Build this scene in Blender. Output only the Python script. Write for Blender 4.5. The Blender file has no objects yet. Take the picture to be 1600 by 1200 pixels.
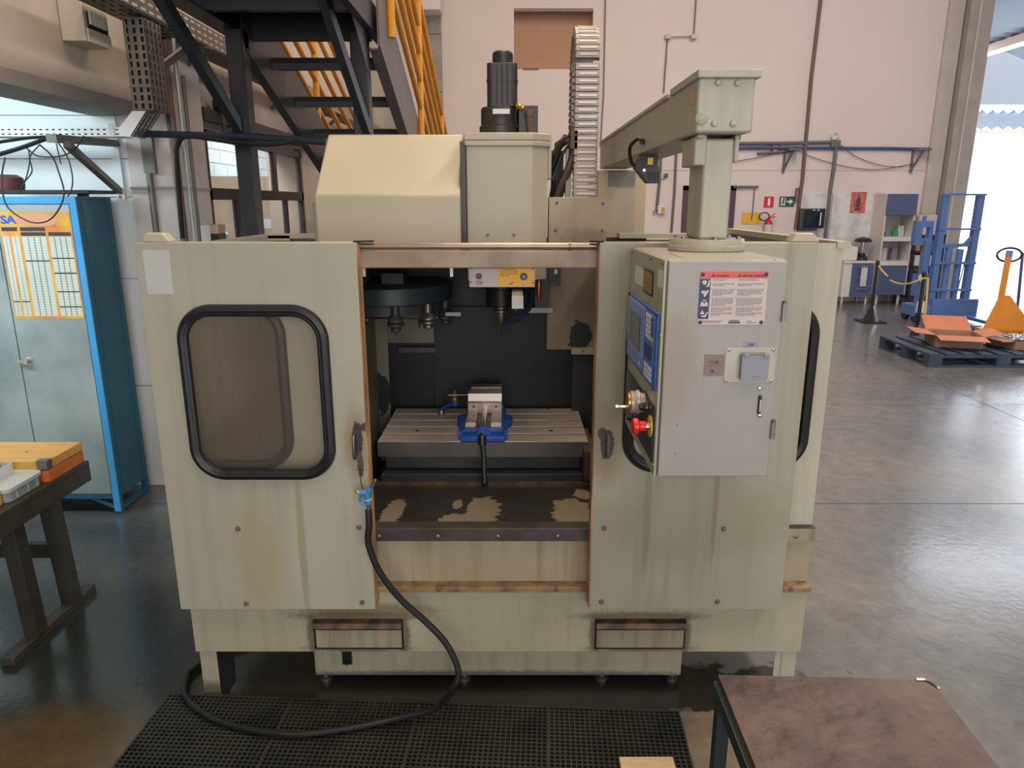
import bpy, math, random
from mathutils import Vector, Matrix, geometry
R = math.radians
PI = math.pi
random.seed(7)
S = bpy.context.scene
COL = S.collection

# ---------------------------------------------------------------- camera
EYE = 1.65
PITCH = R(14.3)
CT, ST = math.cos(PITCH), math.sin(PITCH)
FOC = 1110.0
cam = bpy.data.objects.new('camera', bpy.data.cameras.new('camera'))
COL.objects.link(cam)
cam.data.sensor_width = 36.0
cam.data.lens = FOC / 1600 * 36
cam.data.clip_end = 300
cam.location = (0, 0, EYE)
cam.rotation_euler = (R(90) - PITCH, 0, 0)
S.camera = cam

# ---------------------------------------------------------------- sky, lamps, exposure
S.view_settings.view_transform = 'Standard'
S.view_settings.look = 'None'
S.view_settings.gamma = 1.0
S.view_settings.use_curve_mapping = False
S.view_settings.exposure = 0.0
W = bpy.data.worlds.new('overcast_sky')
S.world = W
W.use_nodes = True
W.node_tree.nodes['Background'].inputs[0].default_value = (0.82, 0.90, 1.0, 1)
W.node_tree.nodes['Background'].inputs[1].default_value = 10.0


def area(name, loc, target, sx, sy, power, color, spread=PI):
    l = bpy.data.lights.new(name, 'AREA')
    l.shape = 'RECTANGLE'
    l.size, l.size_y = sx, sy
    l.energy = power
    l.color = color
    l.spread = spread
    o = bpy.data.objects.new(name, l)
    COL.objects.link(o)
    o.location = loc
    o.rotation_euler = (Vector(target) - Vector(loc)).to_track_quat('-Z', 'Y').to_euler()
    return o


# roof skylights (warm, dusty translucent sheets) and the hall's big street door behind the camera
area('roof_skylight_lamp', (4.2, 3.0, 7.3), (4.2, 3.0, 0), 1.2, 12, 520, (1.0, 0.92, 0.87))
area('roof_skylight_lamp', (0.2, 3.6, 7.3), (0.2, 3.6, 0), 1.2, 11.0, 380, (1.0, 0.77, 0.54))
area('gate_daylight_lamp', (1.6, -5.8, 2.4), (0.8, 3, 1.0), 6.0, 3.6, 300, (0.98, 0.98, 1.0))
area('alcove_tube_lamp', (-3.4, 2.5, 2.28), (-3.2, 4.0, 1.2), 2.4, 0.25, 46, (0.74, 0.93, 1.0))
area('store_room_lamp', (-2.6, 9.5, 3.02), (-3.6, 9.7, 1.7), 0.4, 2.2, 100, (0.84, 0.95, 1.0))
area('store_room_lamp', (-2.6, 5.4, 3.02), (-3.0, 8.0, 1.0), 0.4, 1.0, 75, (0.84, 0.95, 1.0))


# ---------------------------------------------------------------- helpers
def ray(px, py):
    u = (px - 800) / FOC
    v = (600 - py) / FOC
    return Vector((u, CT + v * ST, -ST + v * CT))


def AY(px, py, Y):
    r = ray(px, py)
    return Vector((0, 0, EYE)) + r * (Y / r.y)


def AZ(px, py, z=0.0):
    r = ray(px, py)
    return Vector((0, 0, EYE)) + r * ((z - EYE) / r.z)


def AX(px, py, x):
    r = ray(px, py)
    return Vector((0, 0, EYE)) + r * (x / r.x)


def lin(h):
    h = h.lstrip('#')
    out = []
    for i in (0, 2, 4):
        c = int(h[i:i + 2], 16) / 255
        out.append(c / 12.92 if c <= 0.04045 else ((c + 0.055) / 1.055) ** 2.4)
    return tuple(out)


MATS = {}


def mat(name, hexcol, rough=0.5, metal=0.0, var=0.10, scale=5.0, stretch=(1, 1, 1), bump=0.0, bscale=60.0,
        hex2=None, lo=0.4, hi=0.6, spec=0.5, patches=(), streak=0.0, alpha=None, emit=0.0, trans=0.0, org=(0, 0, 0), rvar=0.08, grain=0.0, gscale=40.0):
    """procedural principled material; patches = list of (x, y, z, rx, ry, rz, hex, ragged) painted in object space"""
    m = bpy.data.materials.new(name)
    m.use_nodes = True
    nt = m.node_tree
    N, L = nt.nodes, nt.links
    b = N['Principled BSDF']
    tc = N.new('ShaderNodeTexCoord')
    mp = N.new('ShaderNodeMapping')
    mp.inputs['Scale'].default_value = stretch
    L.new(tc.outputs['Object'], mp.inputs['Vector'])
    nz = N.new('ShaderNodeTexNoise')
    nz.inputs['Scale'].default_value = scale
    nz.inputs['Detail'].default_value = 5
    L.new(mp.outputs[0], nz.inputs['Vector'])
    c = lin(hexcol)
    cr = N.new('ShaderNodeValToRGB')
    cr.color_ramp.elements[0].position = lo
    cr.color_ramp.elements[1].position = hi
    if hex2:
        cr.color_ramp.elements[0].color = (*c, 1)
        cr.color_ramp.elements[1].color = (*lin(hex2), 1)
    else:
        cr.color_ramp.elements[0].position, cr.color_ramp.elements[1].position = 0.3, 0.7
        cr.color_ramp.elements[0].color = (*[x * (1 - var) for x in c], 1)
        cr.color_ramp.elements[1].color = (*[min(1, x * (1 + var)) for x in c], 1)
    L.new(nz.outputs[0], cr.inputs[0])
    colout = cr.outputs[0]

    def mix(fac, a, bcol):
        mx = N.new('ShaderNodeMix')
        mx.data_type = 'RGBA'
        if isinstance(fac, float):
            mx.inputs[0].default_value = fac
        else:
            L.new(fac, mx.inputs[0])
        L.new(a, mx.inputs[6])
        if isinstance(bcol, tuple):
            mx.inputs[7].default_value = (*bcol, 1)
        else:
            L.new(bcol, mx.inputs[7])
        return mx.outputs[2]
    if streak:
        m2 = N.new('ShaderNodeMapping')
        m2.inputs['Scale'].default_value = (26, 26, 1.3)
        L.new(tc.outputs['Object'], m2.inputs['Vector'])
        n2 = N.new('ShaderNodeTexNoise')
        n2.inputs['Scale'].default_value = 1.0
        n2.inputs['Detail'].default_value = 4
        L.new(m2.outputs[0], n2.inputs['Vector'])
        r2 = N.new('ShaderNodeValToRGB')
        r2.color_ramp.elements[0].position = 0.5
        r2.color_ramp.elements[1].position = 0.78
        r2.color_ramp.elements[0].color = (0, 0, 0, 1)
        r2.color_ramp.elements[1].color = (streak, streak, streak, 1)
        L.new(n2.outputs[0], r2.inputs[0])
        colout = mix(r2.outputs[0], colout, lin('#6b5a3c'))
    for (x, y, z, rx, ry, rz, hx, rag) in patches:
        sub = N.new('ShaderNodeVectorMath')
        sub.operation = 'SUBTRACT'
        L.new(tc.outputs['Object'], sub.inputs[0])
        sub.inputs[1].default_value = (x - org[0], y - org[1], z - org[2])
        dv = N.new('ShaderNodeVectorMath')
        dv.operation = 'DIVIDE'
        L.new(sub.outputs[0], dv.inputs[0])
        dv.inputs[1].default_value = (rx, ry, rz)
        ln = N.new('ShaderNodeVectorMath')
        ln.operation = 'LENGTH'
        L.new(dv.outputs[0], ln.inputs[0])
        n3 = N.new('ShaderNodeTexNoise')
        n3.inputs["Scale"].default_value = 1.6 / max(0.01, min(rx, ry, rz))
        n3.inputs['Detail'].default_value = 6
        L.new(tc.outputs['Object'], n3.inputs['Vector'])
        ma = N.new('ShaderNodeMath')
        ma.operation = 'MULTIPLY_ADD'
        L.new(n3.outputs[0], ma.inputs[0])
        ma.inputs[1].default_value = rag
        L.new(ln.outputs['Value'], ma.inputs[2])
        mr = N.new('ShaderNodeMapRange')
        mr.inputs[1].default_value = 1.0 + rag * 0.5 - 0.06 - 0.25 * (1 if hx.endswith('~') else 0)
        mr.inputs[2].default_value = 1.0 + rag * 0.5 + 0.06 + 0.25 * (1 if hx.endswith('~') else 0)
        mr.inputs[3].default_value = 1
        mr.inputs[4].default_value = 0
        L.new(ma.outputs[0], mr.inputs[0])
        fac = mr.outputs[0]
        if hx.endswith('~'):
            mm = N.new('ShaderNodeMath')
            mm.operation = 'MULTIPLY'
            L.new(fac, mm.inputs[0])
            mm.inputs[1].default_value = 0.7
            fac = mm.outputs[0]
        colout = mix(fac, colout, lin(hx.rstrip('~')))
    if grain:
        ng = N.new('ShaderNodeTexNoise')
        ng.inputs['Scale'].default_value = gscale
        ng.inputs['Detail'].default_value = 8
        ng.inputs['Roughness'].default_value = 0.7
        L.new(tc.outputs['Object'], ng.inputs['Vector'])
        gr_ = N.new('ShaderNodeMapRange')
        gr_.inputs[1].default_value, gr_.inputs[2].default_value = 0.3, 0.7
        gr_.inputs[3].default_value, gr_.inputs[4].default_value = 1 - grain, 1 + grain
        L.new(ng.outputs[0], gr_.inputs[0])
        vm = N.new('ShaderNodeVectorMath')
        vm.operation = 'SCALE'
        L.new(colout, vm.inputs[0])
        L.new(gr_.outputs[0], vm.inputs[3])
        colout = vm.outputs[0]
    L.new(colout, b.inputs['Base Color'])
    rr = N.new('ShaderNodeMapRange')
    rr.inputs[3].default_value = max(0.02, rough - rvar)
    rr.inputs[4].default_value = min(1, rough + rvar)
    L.new(nz.outputs[0], rr.inputs[0])
    L.new(rr.outputs[0], b.inputs['Roughness'])
    b.inputs['Metallic'].default_value = metal
    b.inputs['Specular IOR Level'].default_value = spec
    if trans:
        b.inputs['Transmission Weight'].default_value = trans
    if alpha is not None:
        b.inputs['Alpha'].default_value = alpha
    if emit:
        b.inputs['Emission Color'].default_value = (*c, 1)
        b.inputs['Emission Strength'].default_value = emit
    if bump:
        n4 = N.new('ShaderNodeTexNoise')
        n4.inputs['Scale'].default_value = bscale
        n4.inputs['Detail'].default_value = 6
        L.new(tc.outputs['Object'], n4.inputs['Vector'])
        bp = N.new('ShaderNodeBump')
        bp.inputs['Strength'].default_value = bump
        bp.inputs['Distance'].default_value = 0.01
        L.new(n4.outputs[0], bp.inputs['Height'])
        L.new(bp.outputs[0], b.inputs['Normal'])
    MATS[name] = m
    return m


def worldloc(o):
    v = Vector((0, 0, 0))
    while o is not None:
        v += o.location
        o = o.parent
    return v


class MB:
    def __init__(s):
        s.v = []
        s.f = []

    def add(s, vs, fs):
        n = len(s.v)
        s.v += [Vector(a) for a in vs]
        s.f += [tuple(i + n for i in f) for f in fs]
        return s

    def box(s, x0, x1, y0, y1, z0, z1):
        return s.add([(x0, y0, z0), (x1, y0, z0), (x1, y1, z0), (x0, y1, z0), (x0, y0, z1), (x1, y0, z1), (x1, y1, z1), (x0, y1, z1)],
                     [(3, 2, 1, 0), (4, 5, 6, 7), (0, 1, 5, 4), (1, 2, 6, 5), (2, 3, 7, 6), (3, 0, 4, 7)])

    def bar(s, p, q, w, h, up=(0, 0, 1)):
        p, q = Vector(p), Vector(q)
        d = (q - p).normalized()
        up = Vector(up)
        a = d.cross(up)
        if a.length < 1e-4:
            a = d.cross(Vector((1, 0, 0)))
        a.normalize()
        b = a.cross(d).normalized()
        a, b = a * w / 2, b * h / 2
        vs = []
        for e in (p, q):
            vs += [e - a - b, e + a - b, e + a + b, e - a + b]
        return s.add(vs, [(3, 2, 1, 0), (4, 5, 6, 7), (0, 1, 5, 4), (1, 2, 6, 5), (2, 3, 7, 6), (3, 0, 4, 7)])

    def prism(s, pts, vec):
        vec = Vector(vec)
        n = len(pts)
        vs = [Vector(p) for p in pts] + [Vector(p) + vec for p in pts]
        fs = [tuple(range(n - 1, -1, -1)), tuple(range(n, 2 * n))]
        fs += [(i, (i + 1) % n, n + (i + 1) % n, n + i) for i in range(n)]
        return s.add(vs, fs)

    def cyl(s, p, q, r, r2=None, n=16):
        return s.lathe([(r, 0), (r if r2 is None else r2, (Vector(q) - Vector(p)).length)], p, Vector(q) - Vector(p), n)

    def lathe(s, prof, base, axis=(0, 0, 1), n=20):
        base = Vector(base)
        d = Vector(axis).normalized()
        a = d.cross(Vector((0, 0, 1)))
        if a.length < 1e-3:
            a = Vector((1, 0, 0))
        a.normalize()
        b = d.cross(a)
        vs = []
        for r, h in prof:
            for i in range(n):
                t = 2 * PI * i / n
                vs.append(base + d * h + a * (r * math.cos(t)) + b * (r * math.sin(t)))
        fs = [tuple(range(n - 1, -1, -1))]
        for k in range(len(prof) - 1):
            for i in range(n):
                j = (i + 1) % n
                fs.append((k * n + i, k * n + j, (k + 1) * n + j, (k + 1) * n + i))
        m = (len(prof) - 1) * n
        fs.append(tuple(range(m, m + n)))
        return s.add(vs, fs)

    def tube(s, path, r, n=8, closed=False, flat=1.0):
        path = [Vector(p) for p in path]
        k = len(path)
        tang = []
        for i in range(k):
            if closed:
                t = path[(i + 1) % k] - path[i - 1]
            else:
                t = path[min(i + 1, k - 1)] - path[max(i - 1, 0)]
            tang.append(t.normalized())
        nrm = tang[0].cross(Vector((0, 0, 1)))
        if nrm.length < 1e-3:
            nrm = tang[0].cross(Vector((0, 1, 0)))
        nrm.normalize()
        vs = []
        for i in range(k):
            nrm = (nrm - tang[i] * nrm.dot(tang[i])).normalized()
            bn = tang[i].cross(nrm)
            for j in range(n):
                t = 2 * PI * j / n
                vs.append(path[i] + nrm * (r * math.cos(t)) + bn * (r * flat * math.sin(t)))
        fs = []
        for i in range(k if closed else k - 1):
            i2 = (i + 1) % k
            for j in range(n):
                j2 = (j + 1) % n
                fs.append((i * n + j, i * n + j2, i2 * n + j2, i2 * n + j))
        if not closed:
            fs.append(tuple(range(n - 1, -1, -1)))
            fs.append(tuple(range((k - 1) * n, k * n)))
        return s.add(vs, fs)

    def plate(s, outer, holes, o, ux, uy, thick):
        """flat sheet in the plane (o, ux, uy), with holes, pushed along ux x uy by thick"""
        o, ux, uy = Vector(o), Vector(ux), Vector(uy)
        nv = ux.cross(uy).normalized() * thick
        loops = [outer] + list(holes)
        tris = geometry.tessellate_polygon([[Vector((a, b, 0)) for a, b in lp] for lp in loops])
        flat = [p for lp in loops for p in lp]
        n = len(flat)
        P = [o + ux * a + uy * b for a, b in flat]
        vs = P + [p + nv for p in P]
        fs = []
        for t in tris:
            a, b, c = t
            nn = (P[b] - P[a]).cross(P[c] - P[a])
            if nn.dot(nv) > 0:
                fs.append((c, b, a))
                fs.append((a + n, b + n, c + n))
            else:
                fs.append((a, b, c))
                fs.append((c + n, b + n, a + n))
        k = 0
        for lp in loops:
            m = len(lp)
            for i in range(m):
                j = (i + 1) % m
                fs.append((k + i, k + j, n + k + j, n + k + i))
            k += m
        return s.add(vs, fs)

    def ball(s, c, r, n=10, sc=(1, 1, 1)):
        c = Vector(c)
        m = max(4, n // 2)
        vs = [c + Vector((0, 0, -r * sc[2]))]
        for k in range(1, m):
            ph = -PI / 2 + PI * k / m
            for i in range(n):
                t = 2 * PI * i / n
                vs.append(c + Vector((r * sc[0] * math.cos(ph) * math.cos(t), r * sc[1] * math.cos(ph) * math.sin(t), r * sc[2] * math.sin(ph))))
        vs.append(c + Vector((0, 0, r * sc[2])))
        fs = [(0, 1 + (i + 1) % n, 1 + i) for i in range(n)]
        for k in range(m - 2):
            for i in range(n):
                j = (i + 1) % n
                fs.append((1 + k * n + i, 1 + k * n + j, 1 + (k + 1) * n + j, 1 + (k + 1) * n + i))
        e = len(vs) - 1
        q = 1 + (m - 2) * n
        fs += [(q + i, q + (i + 1) % n, e) for i in range(n)]
        return s.add(vs, fs)

    def rot(s, c, ang, axis='Z'):
        c = Vector(c)
        M = Matrix.Rotation(ang, 3, axis)
        s.v = [M @ (p - c) + c for p in s.v]
        return s

    def build(s, name, m, parent=None, bevel=0.0, smooth=True, kind=None, label=None, loc=None, fix=True):
        me = bpy.data.meshes.new(name)
        off = worldloc(parent) if parent else Vector(loc or (0, 0, 0))
        me.from_pydata([tuple(p - off) for p in s.v], [], s.f)
        me.update()
        if fix:
            import bmesh
            bm = bmesh.new()
            bm.from_mesh(me)
            bmesh.ops.recalc_face_normals(bm, faces=bm.faces)
            bm.to_mesh(me)
            bm.free()
        if smooth:
            me.shade_smooth()
            me.set_sharp_from_angle(angle=R(35))
        me.materials.append(m)
        o = bpy.data.objects.new(name, me)
        COL.objects.link(o)
        if parent:
            o.parent = parent
        else:
            o.location = off
        if bevel:
            md = o.modifiers.new('bevel', 'BEVEL')
            md.width = bevel
            md.segments = 2
            md.limit_method = 'ANGLE'
            md.angle_limit = R(40)
        if kind:
            o['kind'] = kind
        if label:
            o['label'] = label
        return o


def tag(o, label, cat, group=None, kind=None):
    if label:
        o['label'] = label
    if cat:
        o['category'] = cat
    if group:
        o['group'] = group
    if kind:
        o['kind'] = kind
    return o


def thing(name, label, cat, loc=(0, 0, 0), group=None):
    o = bpy.data.objects.new(name, None)
    COL.objects.link(o)
    o.location = loc
    o.empty_display_size = 0.1
    return tag(o, label, cat, group)


def dup(src, loc, label=None):
    r = src.copy()
    COL.objects.link(r)
    r.location = loc
    if label:
        r['label'] = label
    for ch in src.children:
        c = ch.copy()
        COL.objects.link(c)
        c.parent = r
        for g in ch.children:
            d = g.copy()
            COL.objects.link(d)
            d.parent = c
    return r


def again(src, parent, delta=(0, 0, 0)):
    """another part with the same mesh, shifted"""
    c = src.copy()
    COL.objects.link(c)
    c.parent = parent
    c.location = src.location + Vector(delta)
    return c


def rrect(x0, x1, z0, z1, r, n=6):
    pts = []
    for cx, cz, a0 in ((x1 - r, z1 - r, 0), (x0 + r, z1 - r, 90), (x0 + r, z0 + r, 180), (x1 - r, z0 + r, 270)):
        for k in range(n + 1):
            a = R(a0 + 90 * k / n)
            pts.append((cx + r * math.cos(a), cz + r * math.sin(a)))
    return pts


def rect(x0, x1, z0, z1):
    return [(x0, z0), (x1, z0), (x1, z1), (x0, z1)]


def circ(cx, cz, r, n=12):
    return [(cx + r * math.cos(2 * PI * i / n), cz + r * math.sin(2 * PI * i / n)) for i in range(n)]


def smoothpath(pts, n=6):
    """Catmull-Rom through the points"""
    pts = [Vector(p) for p in pts]
    P = [pts[0] * 2 - pts[1]] + pts + [pts[-1] * 2 - pts[-2]]
    out = []
    for i in range(1, len(P) - 2):
        a, b, c, d = P[i - 1], P[i], P[i + 1], P[i + 2]
        for k in range(n):
            t = k / n
            out.append(0.5 * ((2 * b) + (c - a) * t + (2 * a - 5 * b + 4 * c - d) * t * t + (3 * b - a - 3 * c + d) * t ** 3))
    out.append(pts[-1])
    return out


def text(s, size, o, ux, uy, m, name, parent, align='LEFT', bold=0.0, squash=1.0):
    cu = bpy.data.curves.new(name, 'FONT')
    cu.body = s
    cu.size = size
    cu.align_x = align
    cu.extrude = 0.0002
    cu.offset = bold
    cu.resolution_u = 3
    t = bpy.data.objects.new(name, cu)
    COL.objects.link(t)
    bpy.context.view_layer.update()
    me = bpy.data.meshes.new_from_object(t.evaluated_get(bpy.context.evaluated_depsgraph_get()))
    bpy.data.objects.remove(t)
    ux, uy = Vector(ux).normalized(), Vector(uy).normalized()
    nv = ux.cross(uy)
    off = worldloc(parent) if parent else Vector((0, 0, 0))
    for v in me.vertices:
        v.co = Vector(o) + ux * v.co.x * squash + uy * v.co.y + nv * (v.co.z + 0.0003) - off
    me.materials.clear()
    me.materials.append(m)
    ob = bpy.data.objects.new(name, me)
    COL.objects.link(ob)
    ob.parent = parent
    return ob

# ---------------------------------------------------------------- materials
paint = mat('machine_paint', '#aaa896', 0.42, var=0.07, scale=3.0, bump=0.02, bscale=35, streak=0.25)
paint_warm = mat('machine_paint_clean', '#b3ab94', 0.40, var=0.05, scale=2.5, bump=0.02)
paint_dirty = mat('machine_paint_dirty', '#9c957c', 0.45, var=0.14, scale=6, streak=0.8)
panel_green = mat('operator_panel_paint', '#a2a78e', 0.40, var=0.05)
edge_rust = mat('worn_edge', '#c49a6a', 0.5, hex2='#8f6a4a', scale=14, stretch=(1, 1, .4))
steel = mat('ground_steel', '#c6bcb3', 0.34, 0.35, var=0.12, scale=20, stretch=(.3, 6, 6))
vise_steel = mat('vise_steel', '#a1978f', 0.34, 0.55, var=.1, scale=12)
steel_bright = mat('bright_steel', '#cfcac6', 0.2, 1.0, var=0.05)
steel_dull = mat('dull_steel', '#7a7672', 0.42, 0.8, var=0.2, scale=8)
cast_dark = mat('dark_cast_iron', '#4a4a48', 0.5, 0.4, hex2='#34383a', scale=5)
dark_sheet = mat('dark_way_cover', '#121518', 0.5, 0.2, var=0.2, scale=3)
black_rubber = mat('black_rubber', '#191a1c', 0.42, var=0.15, scale=30)
black_plastic = mat('black_plastic', '#202023', 0.38, var=0.1)
black_steel = mat('black_painted_steel', '#24262a', 0.38, var=0.12, scale=6)
motor_black = mat('motor_black', '#2b2726', 0.42, var=0.12, scale=8)
brown_hose = mat('brown_hose', '#5a4a40', 0.6, var=0.2, scale=20)
green_grey = mat('teal_grey_enamel', '#2f3a3d', 0.4, 0.2, var=0.15)
vise_blue = mat('vise_blue', '#1d4a9a', 0.38, var=0.12, scale=20)
gun_blue = mat('air_gun_blue', '#3d86c0', 0.35, var=0.1)
key_blue = mat('keypad_blue', '#3c68b4', 0.35, var=0.04)
key_light = mat('keypad_light_blue', '#7c9ad2', 0.35, var=0.03)
key_white = mat('key_white', '#dcdfe4', 0.4, var=0.04)
key_dark = mat('key_teal', '#31545e', 0.4, var=0.04)
screen_m = mat('dark_screen', '#2c2f36', 0.12, var=0.05)
white_label = mat('white_label', '#d4d6d4', 0.5, var=0.03)
grey_label = mat('greyed_white_label', '#bcc0bd', 0.5, var=0.02)
sign_beige = mat('sign_sheet', '#c9bdb6', 0.45, var=0.03)
sign_red = mat('sign_red', '#d8594f', 0.45, var=0.05)
navy = mat('sign_navy', '#27365e', 0.45, var=0.05)
ink = mat('print_ink', '#3a3a44', 0.6, var=0.05)
ink_soft = mat('small_print_ink', '#77717a', 0.6, var=0.05)
brown_sticker = mat('brown_sticker', '#85706a', 0.45, var=0.06)
grey_plastic = mat('grey_plastic', '#8b8d97', 0.35, var=0.03)
red_knob = mat('red_button', '#d3262f', 0.3, var=0.05)
yellow = mat('signal_yellow', '#e0bf22', 0.4, var=0.05)
amber = mat('amber_panel', '#e0a010', 0.42, var=0.05)
brass = mat('brass', '#b08d4a', 0.35, 0.8, var=0.1)
copper = mat('copper', '#b5714c', 0.3, 0.9, var=0.15)
yellow_rail = mat('yellow_rail_paint', '#d99320', 0.42, var=0.08)
orange_paint = mat('orange_truck_paint', '#d3892e', 0.45, var=0.08)
blue_locker = mat('blue_locker_paint', '#275d73', 0.42, var=0.10, scale=4)
blue_trim = mat('light_blue_trim', '#4aa2dc', 0.4, var=0.05)
locker_grey = mat('grey_locker_door', '#a9b2b0', 0.45, hex2='#8c9796', scale=2.5,
                  patches=[(-2.46, 3.58, .78, .07, 2, .42, '#6b6a48~', 1.0)])
chart_paper = mat('chart_paper', '#d6d8c9', 0.6, var=0.05)
chart_orange = mat('chart_orange', '#e0853c', 0.6, hex2='#e8b24a', scale=6)
bench_metal = mat('dark_bench_steel', '#3a3830', 0.5, var=0.2, scale=8)
wood_case = mat('varnished_wood', '#cc9a4e', 0.4, var=0.16, scale=6, stretch=(1, 8, 8))
wood_orange = mat('orange_varnished_wood', '#c6702f', 0.4, var=0.16, scale=6, stretch=(8, 1, 8))
wood_pale = mat('pale_plywood', '#d2b48a', 0.55, var=0.12, scale=8, stretch=(1, 8, 8))
plywood = mat('cabinet_wood', '#b59a80', 0.5, var=0.10, scale=5, stretch=(6, 6, .6))
card = mat('cardboard', '#c07a58', 0.7, var=0.08)
clear_plastic = mat('frosted_plastic', '#d5dadb', 0.25, var=0.04, alpha=0.6)
plaster = mat('white_plaster', '#dcd1cf', 0.75, var=0.03, scale=0.7, bump=0.03, bscale=12)
plaster_left = mat('warm_grey_plaster', '#c9bcae', 0.78, hex2='#9c9288', scale=0.8, lo=.3, hi=.75, bump=0.04, bscale=10)
plaster_cool = mat('white_board', '#dfe4e4', 0.6, var=0.03, scale=1.5)
beam_grey = mat('grey_concrete', '#9a958e', 0.8, var=0.12, scale=4, bump=0.1)
column_paint = mat('column_paint', '#c3bcb6', 0.7, var=0.08, scale=3)
brown_panel = mat('brown_panel', '#b08a70', 0.7, var=0.04, scale=2)
steel_col = mat('grey_steel_column', '#a39d99', 0.55, var=0.08)
galv = mat('galvanised_tray', '#a9aaa6', 0.45, 0.5, var=0.12, scale=9)
galv_dark = mat('dirty_galvanised_tray', '#77746e', 0.5, 0.4, var=0.12, scale=9)
pipe_brown = mat('brown_pipe', '#6f5650', 0.5, var=0.08)
pipe_grey = mat('grey_pipe', '#6a6a6e', 0.45, var=0.08)
pipe_blue = mat('blue_pipe', '#435a85', 0.45, var=0.08)
navy_pipe = mat('dark_blue_pipe', '#20293a', 0.4, var=0.1)
door_purple = mat('dark_door_frame', '#54404c', 0.5, var=0.06)
sign_green = mat('exit_green', '#1f5a50', 0.45, var=0.05)
sign_yellow = mat('yellow_sign', '#e2b13e', 0.5, var=0.04)
sign_crimson = mat('fire_red', '#d32c4b', 0.45, var=0.05)
pale_print = mat('pale_print', '#ece3c8', 0.5, var=0.03)
red_enamel = mat('extinguisher_red', '#c8203a', 0.3, var=0.05)
marble = mat('marble_print_panel', '#dedee0', 0.4, hex2='#b3b0b2', scale=3.0, lo=.45, hi=.68)
navy_front = mat('slate_blue_laminate', '#4d5f84', 0.4, var=0.04)
white_lam = mat('white_laminate', '#d9d6d4', 0.4, var=0.03)
stacker_blue = mat('stacker_blue', '#5577b2', 0.4, var=0.08)
pallet_blue = mat('blue_grey_pallet', '#3d4c60', 0.6, var=0.15, scale=6)
towel_m = mat('white_towel', '#cfcdd0', 0.9, var=0.05, bump=0.3, bscale=80)
green_cup = mat('green_plastic', '#2f9a58', 0.4, var=0.05)
poster_red = mat('red_poster', '#b9584e', 0.55, hex2='#cf8670', scale=14)
poster_dark = mat('poster_print', '#6a3f48', 0.6, var=0.1)
appliance = mat('black_appliance', '#1c2a38', 0.25, var=0.1)
pavement = mat('pale_pavement', '#b5b6b8', 0.8, var=0.05, scale=2)  # one even pale concrete grey
corrugate = mat('corrugated_sheet', '#4a4f57', 0.5, 0.1, var=0.06, scale=3)
fascia = mat('grey_fascia', '#3e3f42', 0.6, var=0.03)
rust_beam = mat('brown_steel_beam', '#705a4c', 0.6, var=0.1, scale=6)
rail_yellow = mat('chain_yellow', '#d8b75a', 0.5, var=0.06)
pvc_case = mat('translucent_lid', '#b8bcb8', 0.3, var=0.04)
maroon = mat('maroon_fabric', '#6e4446', 0.7, var=0.1)

gl = bpy.data.materials.new('smoked_window_pane')
gl.use_nodes = True
_n, _l = gl.node_tree.nodes, gl.node_tree.links
_b = _n['Principled BSDF']
_t = _n.new('ShaderNodeBsdfTransparent')
_t.inputs[0].default_value = (0.96, 0.95, 0.93, 1)
_g = _n.new('ShaderNodeBsdfGlossy')
_g.inputs['Roughness'].default_value = 0.12
_fr = _n.new('ShaderNodeFresnel')
_fr.inputs[0].default_value = 1.5
_nz = _n.new('ShaderNodeTexNoise')
_nz.inputs['Scale'].default_value = 4
_mx = _n.new('ShaderNodeMixShader')
_ma = _n.new('ShaderNodeMath')
_ma.operation = 'MULTIPLY_ADD'
_ma.inputs[1].default_value = 0.06
_l.new(_nz.outputs[0], _ma.inputs[0])
_l.new(_fr.outputs[0], _ma.inputs[2])
_l.new(_ma.outputs[0], _mx.inputs[0])
_l.new(_t.outputs[0], _mx.inputs[1])
_l.new(_g.outputs[0], _mx.inputs[2])
_df = _n.new('ShaderNodeBsdfDiffuse')
_df.inputs[0].default_value = (*lin('#9a8d80'), 1)
_m2 = _n.new('ShaderNodeMixShader')
_m2.inputs[0].default_value = 0.10
_l.new(_mx.outputs[0], _m2.inputs[1])
_l.new(_df.outputs[0], _m2.inputs[2])
_l.new(_m2.outputs[0], _n['Material Output'].inputs[0])
smoked = gl

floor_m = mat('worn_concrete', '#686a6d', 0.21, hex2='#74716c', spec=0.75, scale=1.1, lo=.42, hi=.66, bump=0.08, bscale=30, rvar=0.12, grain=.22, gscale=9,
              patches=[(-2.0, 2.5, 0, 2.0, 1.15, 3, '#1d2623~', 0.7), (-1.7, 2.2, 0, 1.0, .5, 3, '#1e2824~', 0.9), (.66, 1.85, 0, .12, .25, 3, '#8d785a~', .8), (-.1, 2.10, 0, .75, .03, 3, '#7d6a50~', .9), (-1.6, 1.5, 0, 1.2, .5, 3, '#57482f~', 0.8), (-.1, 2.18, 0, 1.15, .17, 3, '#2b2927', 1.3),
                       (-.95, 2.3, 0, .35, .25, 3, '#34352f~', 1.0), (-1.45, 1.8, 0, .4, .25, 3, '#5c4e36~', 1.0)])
joint_m = mat('dark_joint', '#3b3a3a', 0.8)

# ---------------------------------------------------------------- setting
fl = MB().box(-6, 10.8, -6.4, 12.5, -0.2, -0.02).build('floor', joint_m, kind='structure')
ys = [-6.4, -2.39, -.35, 1.69, 3.73, 5.77, 7.81, 9.85, 11.89, 12.5]
xs = [-6, 4.0, 10.8]
for i in range(len(ys) - 1):
    for j in range(len(xs) - 1):
        MB().box(xs[j] + .004, xs[j + 1] - .004, ys[i] + .004, ys[i + 1] - .004, -.02, 0).build('slab', floor_m, fl, smooth=False)

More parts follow.
